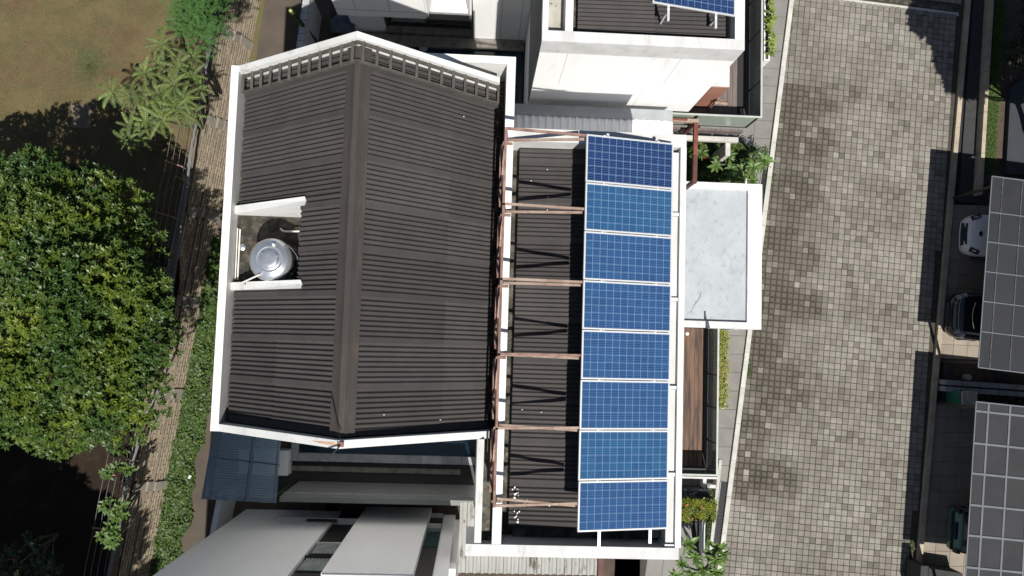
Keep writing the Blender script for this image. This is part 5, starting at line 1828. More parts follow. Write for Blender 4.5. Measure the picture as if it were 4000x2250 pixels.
# green tuft patch
gx_, gy_ = W(345, 250, GARDEN_Z)[:2]
n = 3000
r_ = np.abs(RNG.normal(0, .40, n)) * (.6 + .8 * RNG.random(n)); a_ = RNG.random(n) * 6.28
P = np.stack([gx_ + r_ * np.cos(a_) * 1.05, gy_ + r_ * np.sin(a_) * 1.2, np.full(n, GARDEN_Z)], 1)
D = np.stack([np.cos(a_) + RNG.normal(0, .6, n), np.sin(a_) + RNG.normal(0, .6, n), RNG.uniform(.2, .8, n)], 1)
tag(leaf_mesh('grass_tuft', P, D, RNG.uniform(.04, .08, n), M['blade'], None, .55 + RNG.random(n) * .45, aspect=.2, kind='stuff'), 'rounded green grass patch on the dry lawn', 'grass patch')
mh = W(318, 455, GARDEN_Z)
tag(MB().prism([W(278, 405, GARDEN_Z + .03), W(358, 410, GARDEN_Z + .03), W(355, 502, GARDEN_Z + .03), W(277, 498, GARDEN_Z + .03)], GARDEN_Z - .05, GARDEN_Z + .03).build('manhole_cover', M['mortar']), 'square concrete manhole cover at the top of the tree shadow on the lawn', 'manhole cover')
# bare soil under the trees, coloured darker to deepen their shade
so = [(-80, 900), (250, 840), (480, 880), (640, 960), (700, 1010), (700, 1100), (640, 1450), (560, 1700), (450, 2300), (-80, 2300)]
structure(MB().prism([W(a_, c_, GARDEN_Z + .006) for a_, c_ in so], GARDEN_Z - .05, GARDEN_Z + .006).build('shade_darkened_soil', mat('shade_darkened_leaf_mould', (.020, .015, .011), (.030, .019, .014), 1.6, stain=(.036, .034, .016), ssc=1.2, slo=.56, shi=.72, rough=1.0, spec=.1, bump=.8, bsc=40, fine=.3)))
def leafy_shrub(label, spots, m, n_per, size, zc, spreadr, per=8, name='shrub', tone=.7, flowers=0, aspect=.42):
    c0 = W(*spots[0], zc)
    t = thing(name, (c0.x, c0.y, GARDEN_Z if c0.x < -8 else 0.0), label, 'shrub')
    C, A = [], []
    b = MB()
    for px, py in spots:
        q = W(px, py, zc)
        limb(b, (c0.x, c0.y, GARDEN_Z if c0.x < -8 else 0), q, .035, .012, .2)
        for k in range(n_per):
            v = Vector((RR.gauss(0, 1), RR.gauss(0, 1), abs(RR.gauss(0, 1)) + .1)).normalized()
            C.append(q + v * spreadr * RR.uniform(.5, 1)); A.append(v * .6 + Vector((0, 0, .7)))
    b.build('stem', M['twig'], t)
    P, D, S, T = rosettes(np.array([tuple(v) for v in C]), np.array([tuple(v) for v in A]), per, size, RNG.random(len(C)) * tone)
    leaf_mesh('foliage', P, D, S, m, t, T, droop=.12, aspect=aspect)
    if flowers:
        ids = RNG.choice(len(C), flowers, replace=False)
        Cf = np.array([tuple(C[i] + Vector((0, 0, .05))) for i in ids])
        P, D, S, T = rosettes(Cf, np.tile([[0, 0, 1.0]], (flowers, 1)), 6, .045, RNG.random(flowers) * .3)
        leaf_mesh('flower', P, D, S, M['flower_red'], t, T, aspect=.8)
    return t


leafy_shrub('leafy green plant hanging over the fence, upper of two below the big tree', [(425, 1850), (465, 1835), (495, 1830)], M['leaf_frangipani'], 5, .20, 3.2, .14)
leafy_shrub('leafy green plant hanging over the fence near the bottom left, lower of two', [(425, 1970), (470, 2010), (440, 2060), (410, 2095), (450, 2110), (480, 1985)], M['leaf_frangipani'], 6, .19, 3.2, .18)
leafy_shrub('dark glossy shrub with a few red flowers in the bottom left corner', [(60, 2160), (130, 2120), (180, 2190), (30, 2230), (110, 2240), (215, 2210)], M['leaf_dark'], 22, .13, 3.4, .34, 7, tone=.9, flowers=5, aspect=.6)
leafy_shrub('small dark leafy shrub right under the edge of the big tree crown', [(450, 1740), (480, 1760)], M['leaf_dark'], 10, .13, 2.6, .20, 7, aspect=.6)

# broad leaved plants by the street
def broad_leaf(L=.34, w=.105):
    b = MB()
    n = 6
    pr = []
    for i in range(n + 1):
        t = i / n
        ww = w * (math.sin(math.pi * min(1, t ** .85)) ** .8) if 0 < t < 1 else (.006 if t == 0 else .004)
        z = .10 * math.sin(t * 2.0) - .09 * t * t
        pr.append((L * t, ww, z))
    for i in range(n):
        (x0, w0, z0), (x1, w1, z1) = pr[i], pr[i + 1]
        b.add([(x0, 0, z0 - .012), (x1, 0, z1 - .012), (x1, w1 / 1.0, z1 + .01), (x0, w0, z0 + .01)], [(0, 1, 2, 3)])
        b.add([(x0, 0, z0 - .012), (x1, 0, z1 - .012), (x1, -w1, z1 + .01), (x0, -w0, z0 + .01)], [(3, 2, 1, 0)])
    return b.mesh('leaf', M['leaf_frangipani'])


bl_bank = [broad_leaf(.30 + .03 * k, .048 + .006 * k) for k in range(4)]


def frangipani(label, heads, base, zh, nl=10):
    t = thing('frangipani', base, label, 'plant', None)
    b = MB()
    B = Vector(base)
    for px, py, s in heads:
        z = zh + RR.uniform(-.3, .25)
        q = W(px, py, z)
        k1 = B + Vector((0, 0, .5)) + (q - B) * .35
        limb(b, B + Vector((0, 0, .4)), k1, .045, .035, .1, 4)
        limb(b, k1, q, .032, .026, .15, 5)
        for k in range(nl):
            o = bpy.data.objects.new('leaf', bl_bank[RR.randrange(4)]); COL.objects.link(o)
            o.location = q + Vector((0, 0, .02 * (k % 3)))
            o.rotation_euler = (RR.uniform(-.3, .3), RR.uniform(-.55, .15), k * 2.399 + RR.uniform(-.2, .2))
            sc_ = s * RR.uniform(.7, 1.1); o.scale = (sc_, sc_, sc_)
            hang(o, t)
    limb(b, B, B + Vector((0, 0, .55)), .06, .05, .02)
    b.build('stem', M['twig'], t)
    return t


frangipani('broad leaved green plant with rosettes between the rusty gate beam and the porch roof', [(2842, 615, 1.05), (2795, 650, .95), (2852, 662, 1.0), (2895, 662, .8), (2940, 655, 1.15), (2978, 628, 1.0), (2740, 600, .9), (2862, 700, .9), (2905, 690, .75), (2938, 705, .8)], tuple(W(2870, 665, 0)), 1.9, 9)
frangipani('broad leaved green rosette plant at the bottom right corner of the front wing', [(2686, 2122, 1.0), (2712, 2175, 1.05), (2768, 2165, .95), (2800, 2140, 1.0), (2795, 2190, 1.0), (2745, 2225, 1.0), (2700, 2245, .9), (2795, 2235, .95), (2660, 2200, .8), (2640, 2245, .9), (2822, 2165, .8)], tuple(W(2735, 2215, 0)), 2.0, 10)


def shrub_box(name, label, x0, x1, y0, y1, z0, z1, n, size, m, flowers=0, rnd_=.12, cat='shrub'):
    t = thing(name, ((x0 + x1) / 2, (y0 + y1) / 2, z0), label, cat)
    u = RNG.random((n, 3))
    face = RNG.random(n)
    u[:, 2] = np.where(face < .62, 1.0, u[:, 2])
    ed = face >= .62
    k = RNG.integers(0, 4, n)
    u[:, 0] = np.where(ed & (k == 0), 0, np.where(ed & (k == 1), 1, u[:, 0]))
    u[:, 1] = np.where(ed & (k == 2), 0, np.where(ed & (k == 3), 1, u[:, 1]))
    c = np.array([x0, y0, z0]) + u * np.array([x1 - x0, y1 - y0, z1 - z0])
    bump_ = np.array([mnoise.noise(Vector((p[0] * 4, p[1] * 4, p[2] * 4))) for p in c])
    c[:, 2] += bump_ * rnd_; c[:, :2] += RNG.normal(0, .03, (n, 2))
    d = RNG.normal(0, 1, (n, 3)); d[:, 2] = np.abs(d[:, 2]) * .6 + .2
    ts = np.clip(RNG.random(n) * .7 + bump_ * .8, 0, 1)
    leaf_mesh('foliage', c, d, RNG.uniform(.6, 1.25, n) * size, m, t, ts, aspect=.6)
    b = MB()
    for i in range(5):
        limb(b, (RR.uniform(x0 + .1, x1 - .1), RR.uniform(y0 + .1, y1 - .1), z0), (RR.uniform(x0 + .1, x1 - .1), RR.uniform(y0 + .1, y1 - .1), z1 - .05), .025, .012, .2)
    b.build('stem', M['twig'], t)
    if flowers:
        cf = np.stack([RNG.uniform(x0, x1, flowers), RNG.uniform(y0, y1, flowers), np.full(flowers, z1 + .06)], 1)
        P, D, S, T = rosettes(cf, np.tile([[0, 0, 1.0]], (flowers, 1)), 8, .055, RNG.random(flowers))
        leaf_mesh('flower', P, D, S, M['flower_red'], t, T, aspect=.7)
    return t


a, c_ = W(2795, 560, .9), W(2715, 655, .9)
shrub_box('flowering_shrub', 'leafy green shrub with red and orange flowers under the rusty gate beam', W(2700, 600, .8).x, W(2915, 600, .8).x, W(2800, 690, .8).y, W(2800, 560, .8).y, 0, .85, 5200, .10, M['leaf_hedge'], flowers=5, rnd_=.3)
shrub_box('rounded_bush', 'rounded bright green bush at the kerb side of the flowering shrub', W(2885, 600, .9).x, W(2992, 600, .9).x, W(2900, 650, .9).y, W(2900, 572, .9).y, 0, .95, 1500, .07, M['leaf_hedge'], rnd_=.35)
shrub_box('clipped_bush', 'clipped yellow green box bush beside the slotted drain at the lower right', W(2655, 1990, 1.1).x, W(2796, 1990, 1.1).x, W(2700, 2032, 1.1).y, W(2700, 1952, 1.1).y, .3, 1.1, 4200, .062, M['leaf_topiary'], flowers=3, rnd_=.16)
shrub_box('low_hedge', 'thin green creeping hedge in the narrow white rimmed planting bed', W(2764, 2000, .4).x, W(2781, 2000, .4).x, W(2760, 2120, .4).y, W(2770, 1905, .4).y, .1, .4, 900, .05, M['leaf_hedge'], rnd_=.15)
wpn = W(2690, 2190, 0)
pot = thing('white_planter', tuple(W(2938, 690, .5)), 'white square planter box under the broad leaves at the porch roof corner', 'planter')
q0 = W(2912, 720, .55); q1 = W(2956, 640, .55)
planter_frame(pot, q0.x, q1.x, q0.y - .3, q1.y, .55, M['white'])
# planter of upright leaves at the top
up_ = thing('leaf_planter', tuple(W(3000, 100, .7)), 'white planter box of upright yellow green leaves along the top neighbour deck', 'planter')
q0 = W(2984, 236, .7); q1 = W(3007, 236, .7)
planter_frame(up_, q0.x, q1.x, q0.y, q0.y + 4.0, .7, M['white'])
C = []
for i in range(44):
    C.append((q0.x + RR.uniform(.08, .2), q0.y + .12 + i * .085, .78 + RR.uniform(0, .15)))
P, D, S, T = rosettes(np.array(C), np.tile([[.25, 0, 1.0]], (len(C), 1)), 7, .24, RNG.random(len(C)), (.4, 1.2))
leaf_mesh('foliage', P, D, S, mat('lime_green_leaf', (.12, .20, .02), tone=(.24, .30, .03), rough=.5, transl=.2), up_, T, droop=.3, aspect=.26)
# weeds along the kerb
b_ = []
C = []
for (px, py) in ((2985, 668), (3023, 690), (3018, 720), (2926, 1425), (2922, 1460), (2924, 1442), (2974, 770), (3095, 50), (3085, 110), (3558, 2140), (3545, 2190), (3560, 2110), (3530, 2230)):
    q = W(px, py, .0)
    for k in range(16):
        C.append((q.x + RR.gauss(0, .04), q.y + RR.gauss(0, .09), .02))
C = np.array(C)
wd = leaf_mesh('weeds', *(lambda r: (r[0], r[1], r[2]))(rosettes(C, np.tile([[0, 0, 1.0]], (len(C), 1)), 5, .05, RNG.random(len(C)), (.6, 1.4))), M['leaf_hedge'], None, None, aspect=.4, kind='stuff')
tag(wd, 'small green weeds sprouting along the street kerbs', 'weeds')

# ================================================================== RIGHT SIDE OF THE STREET
def along(px0, py0, px1, py1, z):
    return W(px0, py0, z), W(px1, py1, z)


# charcoal strip, drain, lawn strip, driveway
structure(MB().prism([W(3806, -60, .02), W(3872, -60, .02), W(3820, 790, .02), W(3745, 790, .02)], -.1, .02).build('side_path', M['charcoal']))
structure(MB().prism([W(3795, -60, -.05), W(3808, -60, -.05), W(3748, 795, -.05), W(3708, 795, -.05)], -.12, -.05).build('drain_channel', M['black']))  # black colour stands for the shade inside a deeper drain
gw2 = thing('garden_kerb', tuple(W(3850, 430, .35)), 'tan wooden looking edging beam along the narrow green lawn strip on the right', 'edging beam')
e0, e1 = W(3871, -40, .35), W(3824, 760, .35)
dv = (e1 - e0).normalized(); sv = Vector((-dv.y, dv.x, 0))
if sv.x < 0: sv = -sv
for k in range(5):
    a_, b_ = e0.lerp(e1, k / 5 + .0015), e0.lerp(e1, (k + 1) / 5 - .0015)
    MB().prism([a_, b_, b_ + sv * .13, a_ + sv * .13], 0, .35).build('beam', M['kerb_tan'], gw2)
gs = structure(MB().prism([W(3884, -40, .2), W(3930, -40, .2), W(3886, 720, .2), W(3838, 720, .2)], -.1, .2).build('lawn_strip', M['soil']))
q = [W(3884, 0, .2), W(3925, 0, .2), W(3884, 680, .2), W(3840, 680, .2)]
P = []
for i in range(16000):
    u_, v_ = RR.random(), RR.random()
    a_ = q[0].lerp(q[3], v_); c_ = q[1].lerp(q[2], v_)
    P.append(tuple(a_.lerp(c_, u_)))
P = np.array(P)
D = RNG.normal(0, 1, P.shape); D[:, 2] = np.abs(D[:, 2]) * .5 + .2
tag(leaf_mesh('grass', P, D, RNG.uniform(.04, .09, len(P)), M['leaf_hedge'], None, RNG.random(len(P)) * .9, aspect=.25, kind='stuff'), 'short green grass of the narrow lawn strip on the right', 'grass')
structure(MB().prism([W(3925, -40, .1), W(4600, -40, .1), W(4600, 720, .1), W(3886, 720, .1)], -.1, .1).build('soil_bed', M['soil']))
tg = W(3817, 607, .36)
tp2 = thing('tag_label', tuple(tg), 'small white tag with a reddish flap beside the tan edging beam', 'tag')
MB().box(tg.x, tg.x + .13, tg.y - .02, tg.y + .05, .04, .06).build('tag_sheet', M['droppings'], tp2)
MB().prism([(tg.x - .14, tg.y - .08), (tg.x - .01, tg.y - .02), (tg.x - .1, tg.y + .04)], .035, .05).build('flap', M['rustred'], tp2)
structure(MB().prism([W(3949, 338, .3), W(4010, 303, .3), W(4400, 330, .3), W(4300, 690, .3), W(3930, 680, .3)], 0, .3).build('concrete_slab', M['slate_and_shade']))  # concrete given a dark slate colour that stands for its shade

# driveways: tiles
def driveway(name, corners, nu, nv, z=0.0):
    base = structure(MB().prism([Vector(c) + Vector((0, 0, 0)) for c in corners], -.1, z - .012).build(name, M['joint']))
    A, B, C_, D_ = [Vector(c) for c in corners]          # A top left, B top right, C bottom right, D bottom left
    for i in range(nu):
        for j in range(nv):
            def pt(u_, v_): return A.lerp(B, u_).lerp(D_.lerp(C_, u_), v_)
            e = .012
            u0, u1 = (i + e) / nu, (i + 1 - e) / nu
            v0, v1 = (j + e) / nv, (j + 1 - e) / nv
            o = MB().prism([pt(u0, v0), pt(u1, v0), pt(u1, v1), pt(u0, v1)], -.05, z + random.uniform(-.0015, .0015)).build('driveway_tile', M['drive'])
            o.parent = base


driveway('driveway', [W(3716, 798, .02), W(4260, 820, .02), W(4220, 1425, .02), W(3664, 1400, .02)], 10, 11, .02)
driveway('driveway', [W(3648, 1572, .02), W(4200, 1590, .02), W(4160, 2330, .02), W(3580, 2330, .02)], 10, 13, .02)
structure(MB().prism([W(3664, 1402, -.04), W(4220, 1427, -.04), W(4200, 1588, -.04), W(3648, 1570, -.04)], -.1, -.04).build('soil_bed', M['soil']))
ds = thing('drain_opening', tuple(W(3660, 1490, 0)), 'black open drain pit between the two driveways on the right', 'drain')
dp = [W(3662, 1410, .03), W(3690, 1411, .03), W(3683, 1568, .03), W(3648, 1566, .03)]
MB().prism(dp, -.04, -.02).build('pit', M['black'], ds)
for k in (0, 1, 2, 3):
    a_, b_ = dp[k], dp[(k + 1) % 4]
    MB().bar(a_, b_, .04, .06).build('rim', M['charcoal'], ds)
MB().prism([W(3690, 1411, .10), W(3715, 1412, .10), W(3706, 1545, .10), W(3684, 1543, .10)], -.04, .10).build('side_slab', M['charcoal'], ds)
lw = thing('low_wall', tuple(W(3850, 1520, .5)), 'pair of long grey stone beams between the two dark canopies', 'low wall')
for off in (0, 26):
    a0_, a1_ = W(3692, 1493 + off, .45), W(4250, 1532 + off, .45)
    n = 8
    for k in range(n):
        MB().bar(a0_.lerp(a1_, k / n + .002), a0_.lerp(a1_, (k + 1) / n - .002), .165, .45).build('stone_beam', M['stonecope'], lw).location.z -= 0.22
lid = W(3786, 1474, .25)
tag(MB().lathe((lid.x, lid.y, .0), [(.10, 0), (.10, .2), (.105, .24), (.09, .255), (.003, .26)], 20).build('round_lid_pipe', M['flash']), 'short grey capped pipe standing in the dark bed above the stone beams', 'pipe')
ho = thing('hose_coil', tuple(W(3918, 1478, .1)), 'dark coiled garden hose on the ground beside the upper canopy corner', 'hose')
hc = W(3918, 1475, .1)
pts = []
for i in range(170):
    a_ = i * .22
    r_ = .17 + .10 * math.sin(i * .13) * .5 + .05 * math.sin(i * .031)
    pts.append((hc.x + r_ * math.cos(a_) + .03 * math.sin(i * .07), hc.y + r_ * math.sin(a_), .03 + i * .0008))
MB().tube(pts, .012, 6).build('hose', M['hose'], ho)
# dark bed leaf litter
C = np.array([tuple(W(RR.uniform(3820, 4000), RR.uniform(1552, 1600), .05)) for _ in range(160)])
P, D, S, T = rosettes(C, np.tile([[0, 0, 1.0]], (160, 1)), 6, .10, RNG.random(160) * .2, (.5, 1.3))
tag(leaf_mesh('bed_plants', P, D, S, M['leaf_dark'], None, T, aspect=.5, kind='stuff'), 'low dark plants in the shaded bed between the two canopies', 'plants')

# wheelie bin
wbz = W(3784, 1560, 1.0)
bn = thing('wheeled_bin', (wbz.x, wbz.y, .02), 'green wheeled bin with a pale dusty lid standing between the two canopies', 'bin')
def rrect(cx, cy, hx, hy, r, z, k=4):
    out = []
    for qx, qy, a0_ in ((1, 1, 0), (-1, 1, 90), (-1, -1, 180), (1, -1, 270)):
        for i in range(k + 1):
            a_ = math.radians(a0_ + 90 * i / k)
            out.append((cx + qx * (hx - r) + r * math.cos(a_), cy + qy * (hy - r) + r * math.sin(a_), z))
    return out
def loft(rings, name, m, parent, smooth=False):
    b = MB()
    k = len(rings[0])
    for r_ in rings: b.v += [tuple(p) for p in r_]
    for i in range(len(rings) - 1):
        for j in range(k):
            b.f.append((i * k + j, i * k + (j + 1) % k, (i + 1) * k + (j + 1) % k, (i + 1) * k + j))
    b.f.append(tuple(range(k - 1, -1, -1)))
    b.f.append(tuple(range((len(rings) - 1) * k, len(rings) * k)))
    return b.build(name, m, parent, smooth)
x, y = wbz.x, wbz.y
loft([rrect(x, y, .20, .21, .05, .08), rrect(x, y, .26, .275, .05, .92), rrect(x - .01, y, .29, .30, .05, .93), rrect(x - .01, y, .29, .30, .05, .98)], 'bin_body', M['bin_green'], bn)
loft([rrect(x + .02, y - .01, .27, .285, .07, .985), rrect(x + .02, y - .01, .27, .285, .07, 1.01), rrect(x + .02, y - .01, .245, .26, .06, 1.035), rrect(x + .02, y - .01, .17, .19, .03, 1.03), rrect(x + .02, y - .01, .16, .18, .03, 1.015)], 'bin_lid', M['bin_lid'], bn)
MB().bar((x - .27, y + .22, .96), (x - .27, y + .32, 1.0), .05).build('handle', M['bin_green'], bn)
for s in (-.2, .2):
    MB().tube([(x + .2, y + s - .03, .11), (x + .2, y + s + .03, .11)], .095, 16).build('wheel', M['rubber'], bn)

# canopies
def canopy(label, tl, bl, wtop, rows, cols, zc, bar_m, pane_m, seam_w, first_row=0):
    A, D_ = W(*tl, zc), W(*bl, zc)
    e = (D_ - A).normalized()
    s = Vector((-e.y, e.x, 0))
    if s.x < 0: s = -s
    ht = (D_ - A).length
    t = thing('carport_canopy', tuple(A + (D_ - A) / 2 + s * wtop / 2), label, 'carport canopy', 'dark carport canopies along the right side of the street')
    for i in range(len(rows) - 1):
        for j in range(len(cols) - 1):
            r0, r1, c0_, c1_ = rows[i] * ht, rows[i + 1] * ht, cols[j] * wtop, cols[j + 1] * wtop
            g_ = .006
            MB().prism([A + e * (r0 + g_) + s * (c0_ + g_), A + e * (r1 - g_) + s * (c0_ + g_), A + e * (r1 - g_) + s * (c1_ - g_), A + e * (r0 + g_) + s * (c1_ - g_)], zc - .012, zc + random.uniform(-.002, .002)).build('roof_pane', pane_m, t)
    for i in range(len(rows)):
        w_ = seam_w[0] if 0 < i < len(rows) - 1 else .035
        MB().bar(A + e * rows[i] * ht + Vector((0, 0, .016)), A + e * rows[i] * ht + s * wtop + Vector((0, 0, .016)), w_, .018).build('seam_bar', bar_m if 0 < i < len(rows) - 1 else M['bar_grey'], t)
    for j in range(len(cols)):
        MB().bar(A + s * cols[j] * wtop + Vector((0, 0, .012)), D_ + s * cols[j] * wtop + Vector((0, 0, .012)), seam_w[1] if j else .03, .02).build('seam_bar', (M['bar_rust'] if seam_w[2] else bar_m) if j else M['bar_grey'], t)
    for f in (.03, .97):
        MB().bar(A + e * ht * f + s * .35 + Vector((0, 0, -.02)), A + e * ht * f + s * .35 + Vector((0, 0, -zc)), .09).build('post', M['frame_dark'], t)
        MB().bar(A + e * ht * f + s * .2 + Vector((0, 0, -.06)), A + e * ht * f + s * wtop + Vector((0, 0, -.06)), .06, .07).build('rafter', M['frame_dark'], t)
    return t, A, e, s, ht


canopy('upper dark carport canopy with thin pale seams, sheltering the white and black cars', (3874, 689), (3820, 1435), 4.2, [0, .19, .347, .503, .658, .815, 1.0], [0, .085, .235, .40, .6, .8, 1.0], 2.6, M['bar_grey'], M['poly'], (.030, .026, True))
canopy('lower dark carport canopy crossed by wide grey bars, sheltering the green car', (3812, 1569), (3762, 2390), 4.4, [0, .045, .20, .345, .495, .64, .79, .93, 1.0], [0, .09, .245, .40, .56, .72, .88, 1.0], 2.6, M['bar_grey'], M['polydust'], (.062, .055, False))
rear = thing('house', (21.5, 0, 0), 'plain pale house standing behind the two carport canopies on the right', 'house')
MB().box(20.4, 27, -9, 6.4, 0, 6.0).build('wall', M['wall_white'], rear)
MB().box(20.1, 27.3, -9.3, 6.7, 6.0, 6.15).build('roof', M['slab'], rear)

# ------------------------------------------------------------------ cars
def car(label, nose, body_m, W_=1.5, L_=3.9, style=0):
    """nose: world point of the front bumper; the car points left (towards the street)"""
    root = thing('parked_car', (nose.x, nose.y, .02), label, 'car')
    rot = math.radians(-4.35)
    root.rotation_euler = (0, 0, rot)

    def kid(b, name, m, smooth=False, par=root):
        o = b.build(name, m, None, smooth); o.parent = par; return o
    hw = W_ / 2

    def ring(x, w, zs, zb, zt, crown):
        """cross-section: sill, belt, shoulder, top"""
        return [(x, -w * .93, zs), (x, -w, zs + (zb - zs) * .45), (x, -w * .985, zb), (x, -w * .88, zt - .02), (x, -w * .55, zt + crown * .7), (x, 0, zt + crown),
                (x, w * .55, zt + crown * .7), (x, w * .88, zt - .02), (x, w * .985, zb), (x, w, zs + (zb - zs) * .45), (x, w * .93, zs)]
    if style == 2:      # boxy hatchback seen from its tail
        st = [(0, hw * .93, .28, .60, .70, .005), (.05, hw * .98, .22, .66, .82, .01), (.14, hw, .20, .72, .90, .015), (.30, hw, .18, .76, .96, .02), (1.2, hw, .17, .80, .98, .02), (2.6, hw, .17, .80, .96, .02), (3.4, hw * .97, .2, .74, .86, .03), (3.75, hw * .86, .25, .62, .72, .02), (3.85, hw * .70, .3, .55, .62, .01)]
    else:
        st = [(0, hw * .66, .26, .50, .58, .01), (.06, hw * .80, .22, .55, .66, .015), (.18, hw * .92, .19, .60, .75, .025), (.42, hw * .98, .18, .66, .84, .035), (.85, hw, .17, .74, .93, .04), (1.10, hw, .17, .78, .98, .03), (2.2, hw, .17, .82, .98, .02), (3.3, hw * .98, .18, .80, .97, .02), (3.75, hw * .90, .22, .70, .86, .02), (3.9, hw * .74, .28, .55, .66, .01)]
    b = MB()
    k = 11
    for s_ in st: b.v += ring(*s_)
    for i in range(len(st) - 1):
        for j in range(k - 1):
            b.f.append((i * k + j, (i + 1) * k + j, (i + 1) * k + j + 1, i * k + j + 1))
        b.f.append((i * k + k - 1, (i + 1) * k + k - 1, (i + 1) * k, i * k))
    b.f.append(tuple(range(k))); b.f.append(tuple(range((len(st) - 1) * k + k - 1, (len(st) - 1) * k - 1, -1)))
    kid(b, 'body', body_m, True)
    # greenhouse
    if style == 2:
        prof = [(.10, .965, hw * .86), (.34, 1.42, hw * .76), (2.2, 1.46, hw * .76), (2.95, .98, hw * .88)]
    else:
        prof = [(.95, .985, hw * .90), (1.62, 1.40, hw * .76), (3.0, 1.44, hw * .76), (3.62, .97, hw * .86)]
    b = MB()
    v = []
    for x_, z_, w_ in prof:
        v += [(x_, -w_, z_), (x_, 0, z_ + .03), (x_, w_, z_)]
    for (x_, z_, w_) in (prof[0], prof[-1]):
        v += [(x_, -w_, z_ - .2), (x_, w_, z_ - .2)]
    b.v = v
    for i in range(3):
        b.f += [(i * 3, i * 3 + 3, i * 3 + 4, i * 3 + 1), (i * 3 + 1, i * 3 + 4, i * 3 + 5, i * 3 + 2)]
    b.f += [(0, 12, 14, 9), (0, 9, 6, 3), (2, 5, 8, 11), (2, 11, 15, 13)]
    kid(b, 'window_glass', M['darkglass'])
    x1_, z1_, w1_ = prof[1]; x2_, z2_, w2_ = prof[2]
    b = MB()
    b.add([(x1_, -w1_, z1_ + .012), (x1_ - .03, 0, z1_ + .045), (x1_, w1_, z1_ + .012), (x2_, w2_, z2_ + .012), (x2_, 0, z2_ + .045), (x2_, -w2_, z2_ + .012)], [(0, 1, 4, 5), (1, 2, 3, 4)])
    b.add([(x1_, -w1_, z1_ + .002), (x1_ - .03, 0, z1_ + .032), (x1_, w1_, z1_ + .002), (x2_, w2_, z2_ + .002), (x2_, 0, z2_ + .032), (x2_, -w2_, z2_ + .002)], [(5, 4, 1, 0), (4, 3, 2, 1)])
    kid(b, 'roof', body_m)
    for xw in (.75, 3.1):
        for s_ in (-1, 1):
            wh = MB().tube([(xw, s_ * (hw - .16), .29), (xw, s_ * (hw + .005), .29)], .29, 20)
            wo_ = kid(wh, 'wheel', M['rubber'])
            rm = MB().tube([(xw, s_ * (hw - .02), .29), (xw, s_ * (hw + .012), .29)], .18, 16)
            kid(rm, 'rim', M['chrome'], par=wo_)
    if style == 2:
        # tail: dark rear window band, bumper, plate
        b = MB().tube([(-.02, -hw * .88, .58), (-.035, 0, .575), (-.02, hw * .88, .58)], .055, 8)
        kid(b, 'bumper', M['black'])
        kid(MB().box(-.03, .03, -.27, .27, .64, .80), 'number_plate', M['plate'])
        for s_ in (-1, 1):
            kid(MB().box(.0, .12, s_ * hw * .93 - .06, s_ * hw * .93 + .06, .62, .86), 'tail_light', M['black'])
        kid(MB().tube([(.13, -hw * .93, .935), (.12, 0, .975), (.13, hw * .93, .935)], .035, 8), 'tailgate_gap', M['black'])
        for s_ in (-1, 1):
            kid(MB().bar((.10, s_ * hw * .9, .93), (.55, s_ * hw * .93, .97), .05, .05), 'side_trim', M['black'])
    else:
        kid(MB().tube([(-.005, -hw * .52, .45), (-.02, 0, .44), (-.005, hw * .52, .45)], .06, 8), 'lower_grille', M['black'])
        kid(MB().tube([(.03, -hw * .5, .60), (.005, 0, .60), (.03, hw * .5, .60)], .040, 8), 'grille', M['black'])
        kid(MB().box(-.055, -.03, -.24, .24, .47, .60), 'number_plate', M['plate'])
        for s_ in (-1, 1):
            b = MB()
            b.add([(.12, s_ * hw * .62, .735), (.10, s_ * hw * .83, .69), (.36, s_ * hw * .965, .765), (.38, s_ * hw * .80, .835),
                   (.12, s_ * hw * .60, .60), (.10, s_ * hw * .80, .60), (.36, s_ * hw * .94, .62), (.38, s_ * hw * .78, .7)],
                  [(0, 1, 2, 3), (0, 4, 5, 1), (1, 5, 6, 2), (2, 6, 7, 3), (3, 7, 4, 0)])
            hl = kid(b, 'headlight', M['black'] if style == 0 else M['lamp'])
            for q_ in (.3, .7):
                kid(MB().lathe((.13 + .2 * q_, s_ * hw * (.72 + .12 * q_), .73 + .09 * q_), [(.035, 0), (.03, .02), (.004, .03)], 10), 'headlight_bulb', M['chrome'], par=hl)
        # wiper cowl: dark arc across the foot of the windscreen
        arc = [(1.10 - .52 * math.cos(a_) + .30, hw * .93 * math.sin(a_), 1.0 - .06 * abs(math.sin(a_)) ** 2) for a_ in [(-1.45 + i * .29) for i in range(11)]]
        if style == 0:
            kid(MB().tube([(p[0] - .22, p[1], .965 - .10 * (abs(p[1]) / hw) ** 3) for p in arc], .030, 8), 'cowl_line', M['black'])
            kid(MB().lathe((.36, 0, .862), [(.085, 0), (.085, .012), (.065, .014), (.064, .002)], 24), 'emblem_ring', M['chrome'])
            kid(MB().bar((.285, 0, .868), (.435, 0, .872), .015, .012), 'emblem_bar', M['chrome'])
            kid(MB().tube([(-.035, -hw * .6, .36), (-.06, 0, .355), (-.035, hw * .6, .36)], .022, 8), 'bumper_lip', body_m)
        else:
            kid(MB().tube([(p[0] - .36, p[1], .925 - .16 * (abs(p[1]) / hw) ** 3) for p in arc], .014, 6), 'chrome_line', M['chrome'])
            kid(MB().tube([(.22, -hw * .80, .78), (.16, -hw * .5, .775), (.14, 0, .775), (.16, hw * .5, .775), (.22, hw * .80, .78)], .012, 6), 'hood_line', M['lamp'])
    for s_ in (-1, 1):
        kid(MB().box(1.15 if style != 2 else 2.4, 1.30 if style != 2 else 2.55, s_ * (hw + .02) - .06, s_ * (hw + .02) + .06, .96, 1.08), 'side_mirror', body_m)
    return root


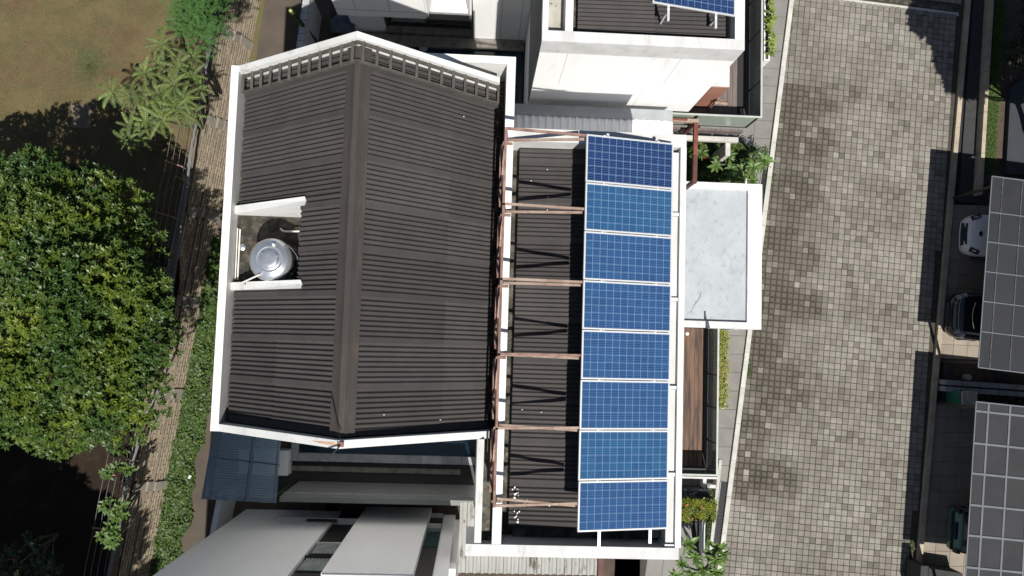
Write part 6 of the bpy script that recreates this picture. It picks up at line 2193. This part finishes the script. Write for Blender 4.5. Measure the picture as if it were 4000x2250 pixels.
car('white car with black headlights and a round hood emblem, nose showing under the upper canopy', W(3764, 915, .5), M['car_white'], 1.44, style=0)
car('black car with a pale chrome hood line, nose showing under the upper canopy', W(3708, 1228, .5), M['car_black'], 1.58, style=1)
car('green boxy car with a dark blue number plate, just showing under the lower canopy', W(3722, 2068, .6), M['car_green'], 1.40, style=2)
# corner wall at the bottom right
cwl = thing('gate_pillar', tuple(W(3650, 2230, .8)), 'dark grey low pillar at the right kerb in the bottom right corner', 'pillar')
MB().prism([W(3598, 2210, .9), W(3628, 2212, .9), W(3622, 2330, .9), W(3590, 2330, .9)], 0, .9).build('pillar_body', M['charcoal'], cwl)
MB().prism([W(3629, 2220, .7), W(3760, 2240, .7), W(3756, 2330, .7), W(3624, 2330, .7)], 0, .7).build('wall_body', M['charcoal'], cwl)
# bird droppings on the roof of the front wing
b = MB()
for i in range(46):
    px, py = RR.choice([(2013, 1912), (2020, 1930), (2022, 1960), (2015, 1950), (2023, 2003), (2020, 2020), (2022, 2040), (2060, 1955), (2110, 1970), (2145, 1968), (2045, 1965), (2010, 1928)])
    q = W(px + RR.gauss(0, 5), py + RR.gauss(0, 4), 9.05)
    r_ = RR.uniform(.006, .020)
    k = 7
    zz = 9.045
    b.add([(q.x + r_ * RR.uniform(.6, 1.3) * math.cos(j * 6.283 / k), q.y + r_ * RR.uniform(.6, 1.3) * math.sin(j * 6.283 / k), zz) for j in range(k)] + [(q.x, q.y, zz + .004)], [(j, (j + 1) % k, k) for j in range(k)])
for px, py in ((2075, 706), (2138, 662), (2140, 770), (2138, 820), (2040, 1600), (2115, 1610), (2160, 2055), (1812, 455), (1500, 1620), (1720, 1640)):
    q = W(px, py, 9.05 if px > 1950 else 10.0)
    zz = 9.05 if px > 1950 else roof_z(q.x) + .03
    q = W(px, py, zz)
    b.lathe((q.x, q.y, zz), [(.013, 0), (.008, .005), (.002, .006)], 7)
tag(tag(b.build('bird_droppings', M['droppings']), 'white bird droppings spattered on the dark roof of the front wing', 'bird droppings'), kind='stuff')
